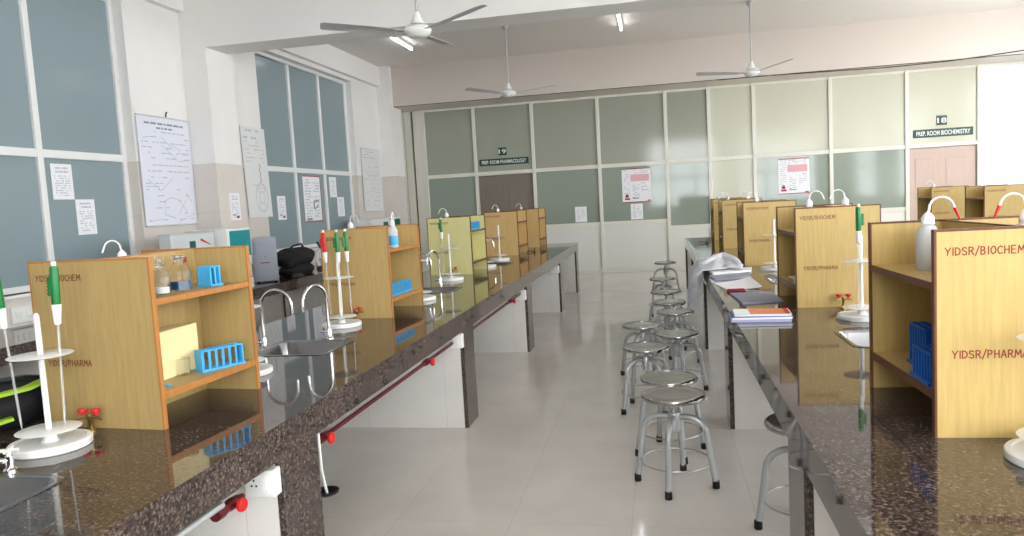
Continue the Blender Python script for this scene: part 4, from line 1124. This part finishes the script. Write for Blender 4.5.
def back_sheet(name, x0, x1, z0, z1, label, cat, marks, group=None, y=Yp+.012):
    t = thing(name, ((x0+x1)/2, y, z0), label, cat, group); w, h = x1-x0, z1-z0
    s = MB().box(-w/2, w/2, -.004, 0, 0, h).build('sheet', M['paper'], t)
    for nm, m, lst in marks:
        b = MB()
        for u0, u1, v0, v1 in lst: b.box((u0-.5)*w, (u1-.5)*w, -.0055, -.004, v0*h, v1*h)
        b.build(nm, m, s)
def brows(r, n, u0, u1, v0, v1, th):
    out = []
    for i in range(n):
        v = v0+(v1-v0)*i/max(1, n-1); u = u0
        while u < u1-.03:
            L = r.uniform(.04, .14)
            if r.random() > .3: out.append((u, min(u1, u+L), v, v+th))
            u += L+.02
    return out
PB = lambda r: [('red_border', M['ink_red'], [(0, 1, .975, 1), (0, 1, 0, .022)]), ('pink_heading', M['ink_pink'], [(.30, .94, .62, .82)]),
        ('writing', M['ink'], brows(r, 12, .06, .26, .28, .93, .018)+brows(r, 3, .32, .9, .86, .94, .018)+brows(r, 8, .36, .6, .12, .5, .02)+brows(r, 6, .66, .92, .3, .55, .02)), ('red_marks', M['ink_red'], [(.08, .26, .08, .13), (.10, .22, .15, .22), (.86, .97, .03, .06)]), ('dark_marks', M['ink_dark'], [(.36, .56, .10, .13), (.34, .42, .14, .16), (.12, .2, .22, .26)])]
back_sheet('wall_chart', -.71, -.115, 1.46, 2.165, 'white chart with pink heading left of the narrow glazed bay, above a small notice', 'poster', PB(rnd))
back_sheet('wall_chart', 2.40, 2.99, 1.46, 2.165, 'white chart with pink heading on the right glazing, above the third right cabinet', 'poster', PB(rnd))
for x0, x1, lab, sd in ((-.55, -.30, 'small white notice under the chart with pink heading', 11), (-1.72, -1.475, 'small white notice alone on the partition above the end of the left bench', 12)):
    r = random.Random(sd); back_sheet('notice', x0, x1, 1.105, 1.43, lab, 'notice', [('writing', M['ink_dark'], brows(r, 8, .2, .42, .15, .85, .03)+brows(r, 5, .5, .85, .3, .8, .025))], 'paper notices')

def sign(x0, x1, z0, z1, txt, label):
    t = thing('door_sign', ((x0+x1)/2, Yp+.010, z0), label, 'sign'); w, h = x1-x0, z1-z0
    b = MB().box(-w/2, w/2, -.012, 0, 0, h).build('board', M['sign'], t, bevel=.002)
    text('lettering', txt, w*.9, h*.55, M['sign_white'], b, (-w*.45, -.0125, h*.225), .014)
sign(-3.74, -2.66, 2.415, 2.555, 'PREP. ROOM PHARMACOLOGY', 'dark green door sign reading PREP. ROOM PHARMACOLOGY')
sign(-3.31, -3.13, 2.62, 2.785, '19', 'small dark number sign above the PHARMACOLOGY sign')
sign(4.90, 5.95, 2.40, 2.555, 'PREP. ROOM BIOCHEMISTRY', 'dark green door sign reading PREP. ROOM BIOCHEMISTRY')
sign(5.315, 5.495, 2.62, 2.80, '18', 'small dark number sign above the BIOCHEMISTRY sign')

# ------------------------------------------------------------------ light
wd = bpy.data.worlds.new('daylight'); S.world = wd; wd.use_nodes = True
bg = wd.node_tree.nodes['Background']; bg.inputs['Color'].default_value = (.93, .97, 1, 1); bg.inputs['Strength'].default_value = 13.0
def portal(loc, rot, sx, sz):
    l = bpy.data.lights.new('window_daylight', 'AREA'); l.shape = 'RECTANGLE'; l.size = sx; l.size_y = sz
    l.cycles.is_portal = True
    o = bpy.data.objects.new('window_daylight', l); COL.objects.link(o); o.location = loc; o.rotation_euler = rot
for a, b in LW: portal((XR+.24, (a+b)/2, 2.54), (PI/2, 0, PI/2), b-a, 3.02)
for a, b in RW: portal(((a+b)/2, YN-.24, 2.54), (-PI/2, 0, 0), b-a, 3.02)

# ------------------------------------------------------------------ camera
ya, pi_, ro, Fpx = math.radians(-11.35025), math.radians(-5.05854), math.radians(-3.1997), 739.233
fw = Vector((math.sin(ya)*math.cos(pi_), math.cos(ya)*math.cos(pi_), math.sin(pi_)))
rt = Vector((math.cos(ya), -math.sin(ya), 0)); up = rt.cross(fw)
r2 = rt*math.cos(ro)+up*math.sin(ro); u2 = up*math.cos(ro)-rt*math.sin(ro)
cam = bpy.data.cameras.new('camera'); cam.sensor_width = 36; cam.lens = Fpx*36/1024; cam.clip_end = 100; cam.clip_start = .05
co = bpy.data.objects.new('camera', cam); COL.objects.link(co)
mw = Matrix((( r2.x, u2.x, -fw.x, 0), (r2.y, u2.y, -fw.y, 0), (r2.z, u2.z, -fw.z, 1.6), (0, 0, 0, 1)))
co.matrix_world = mw
S.camera = co
S.view_settings.view_transform = 'Standard'; S.view_settings.look = 'None'; S.view_settings.gamma = 1; S.view_settings.use_curve_mapping = False
S.view_settings.exposure = 0.0
try: S.cycles.use_denoising = True
except Exception: pass
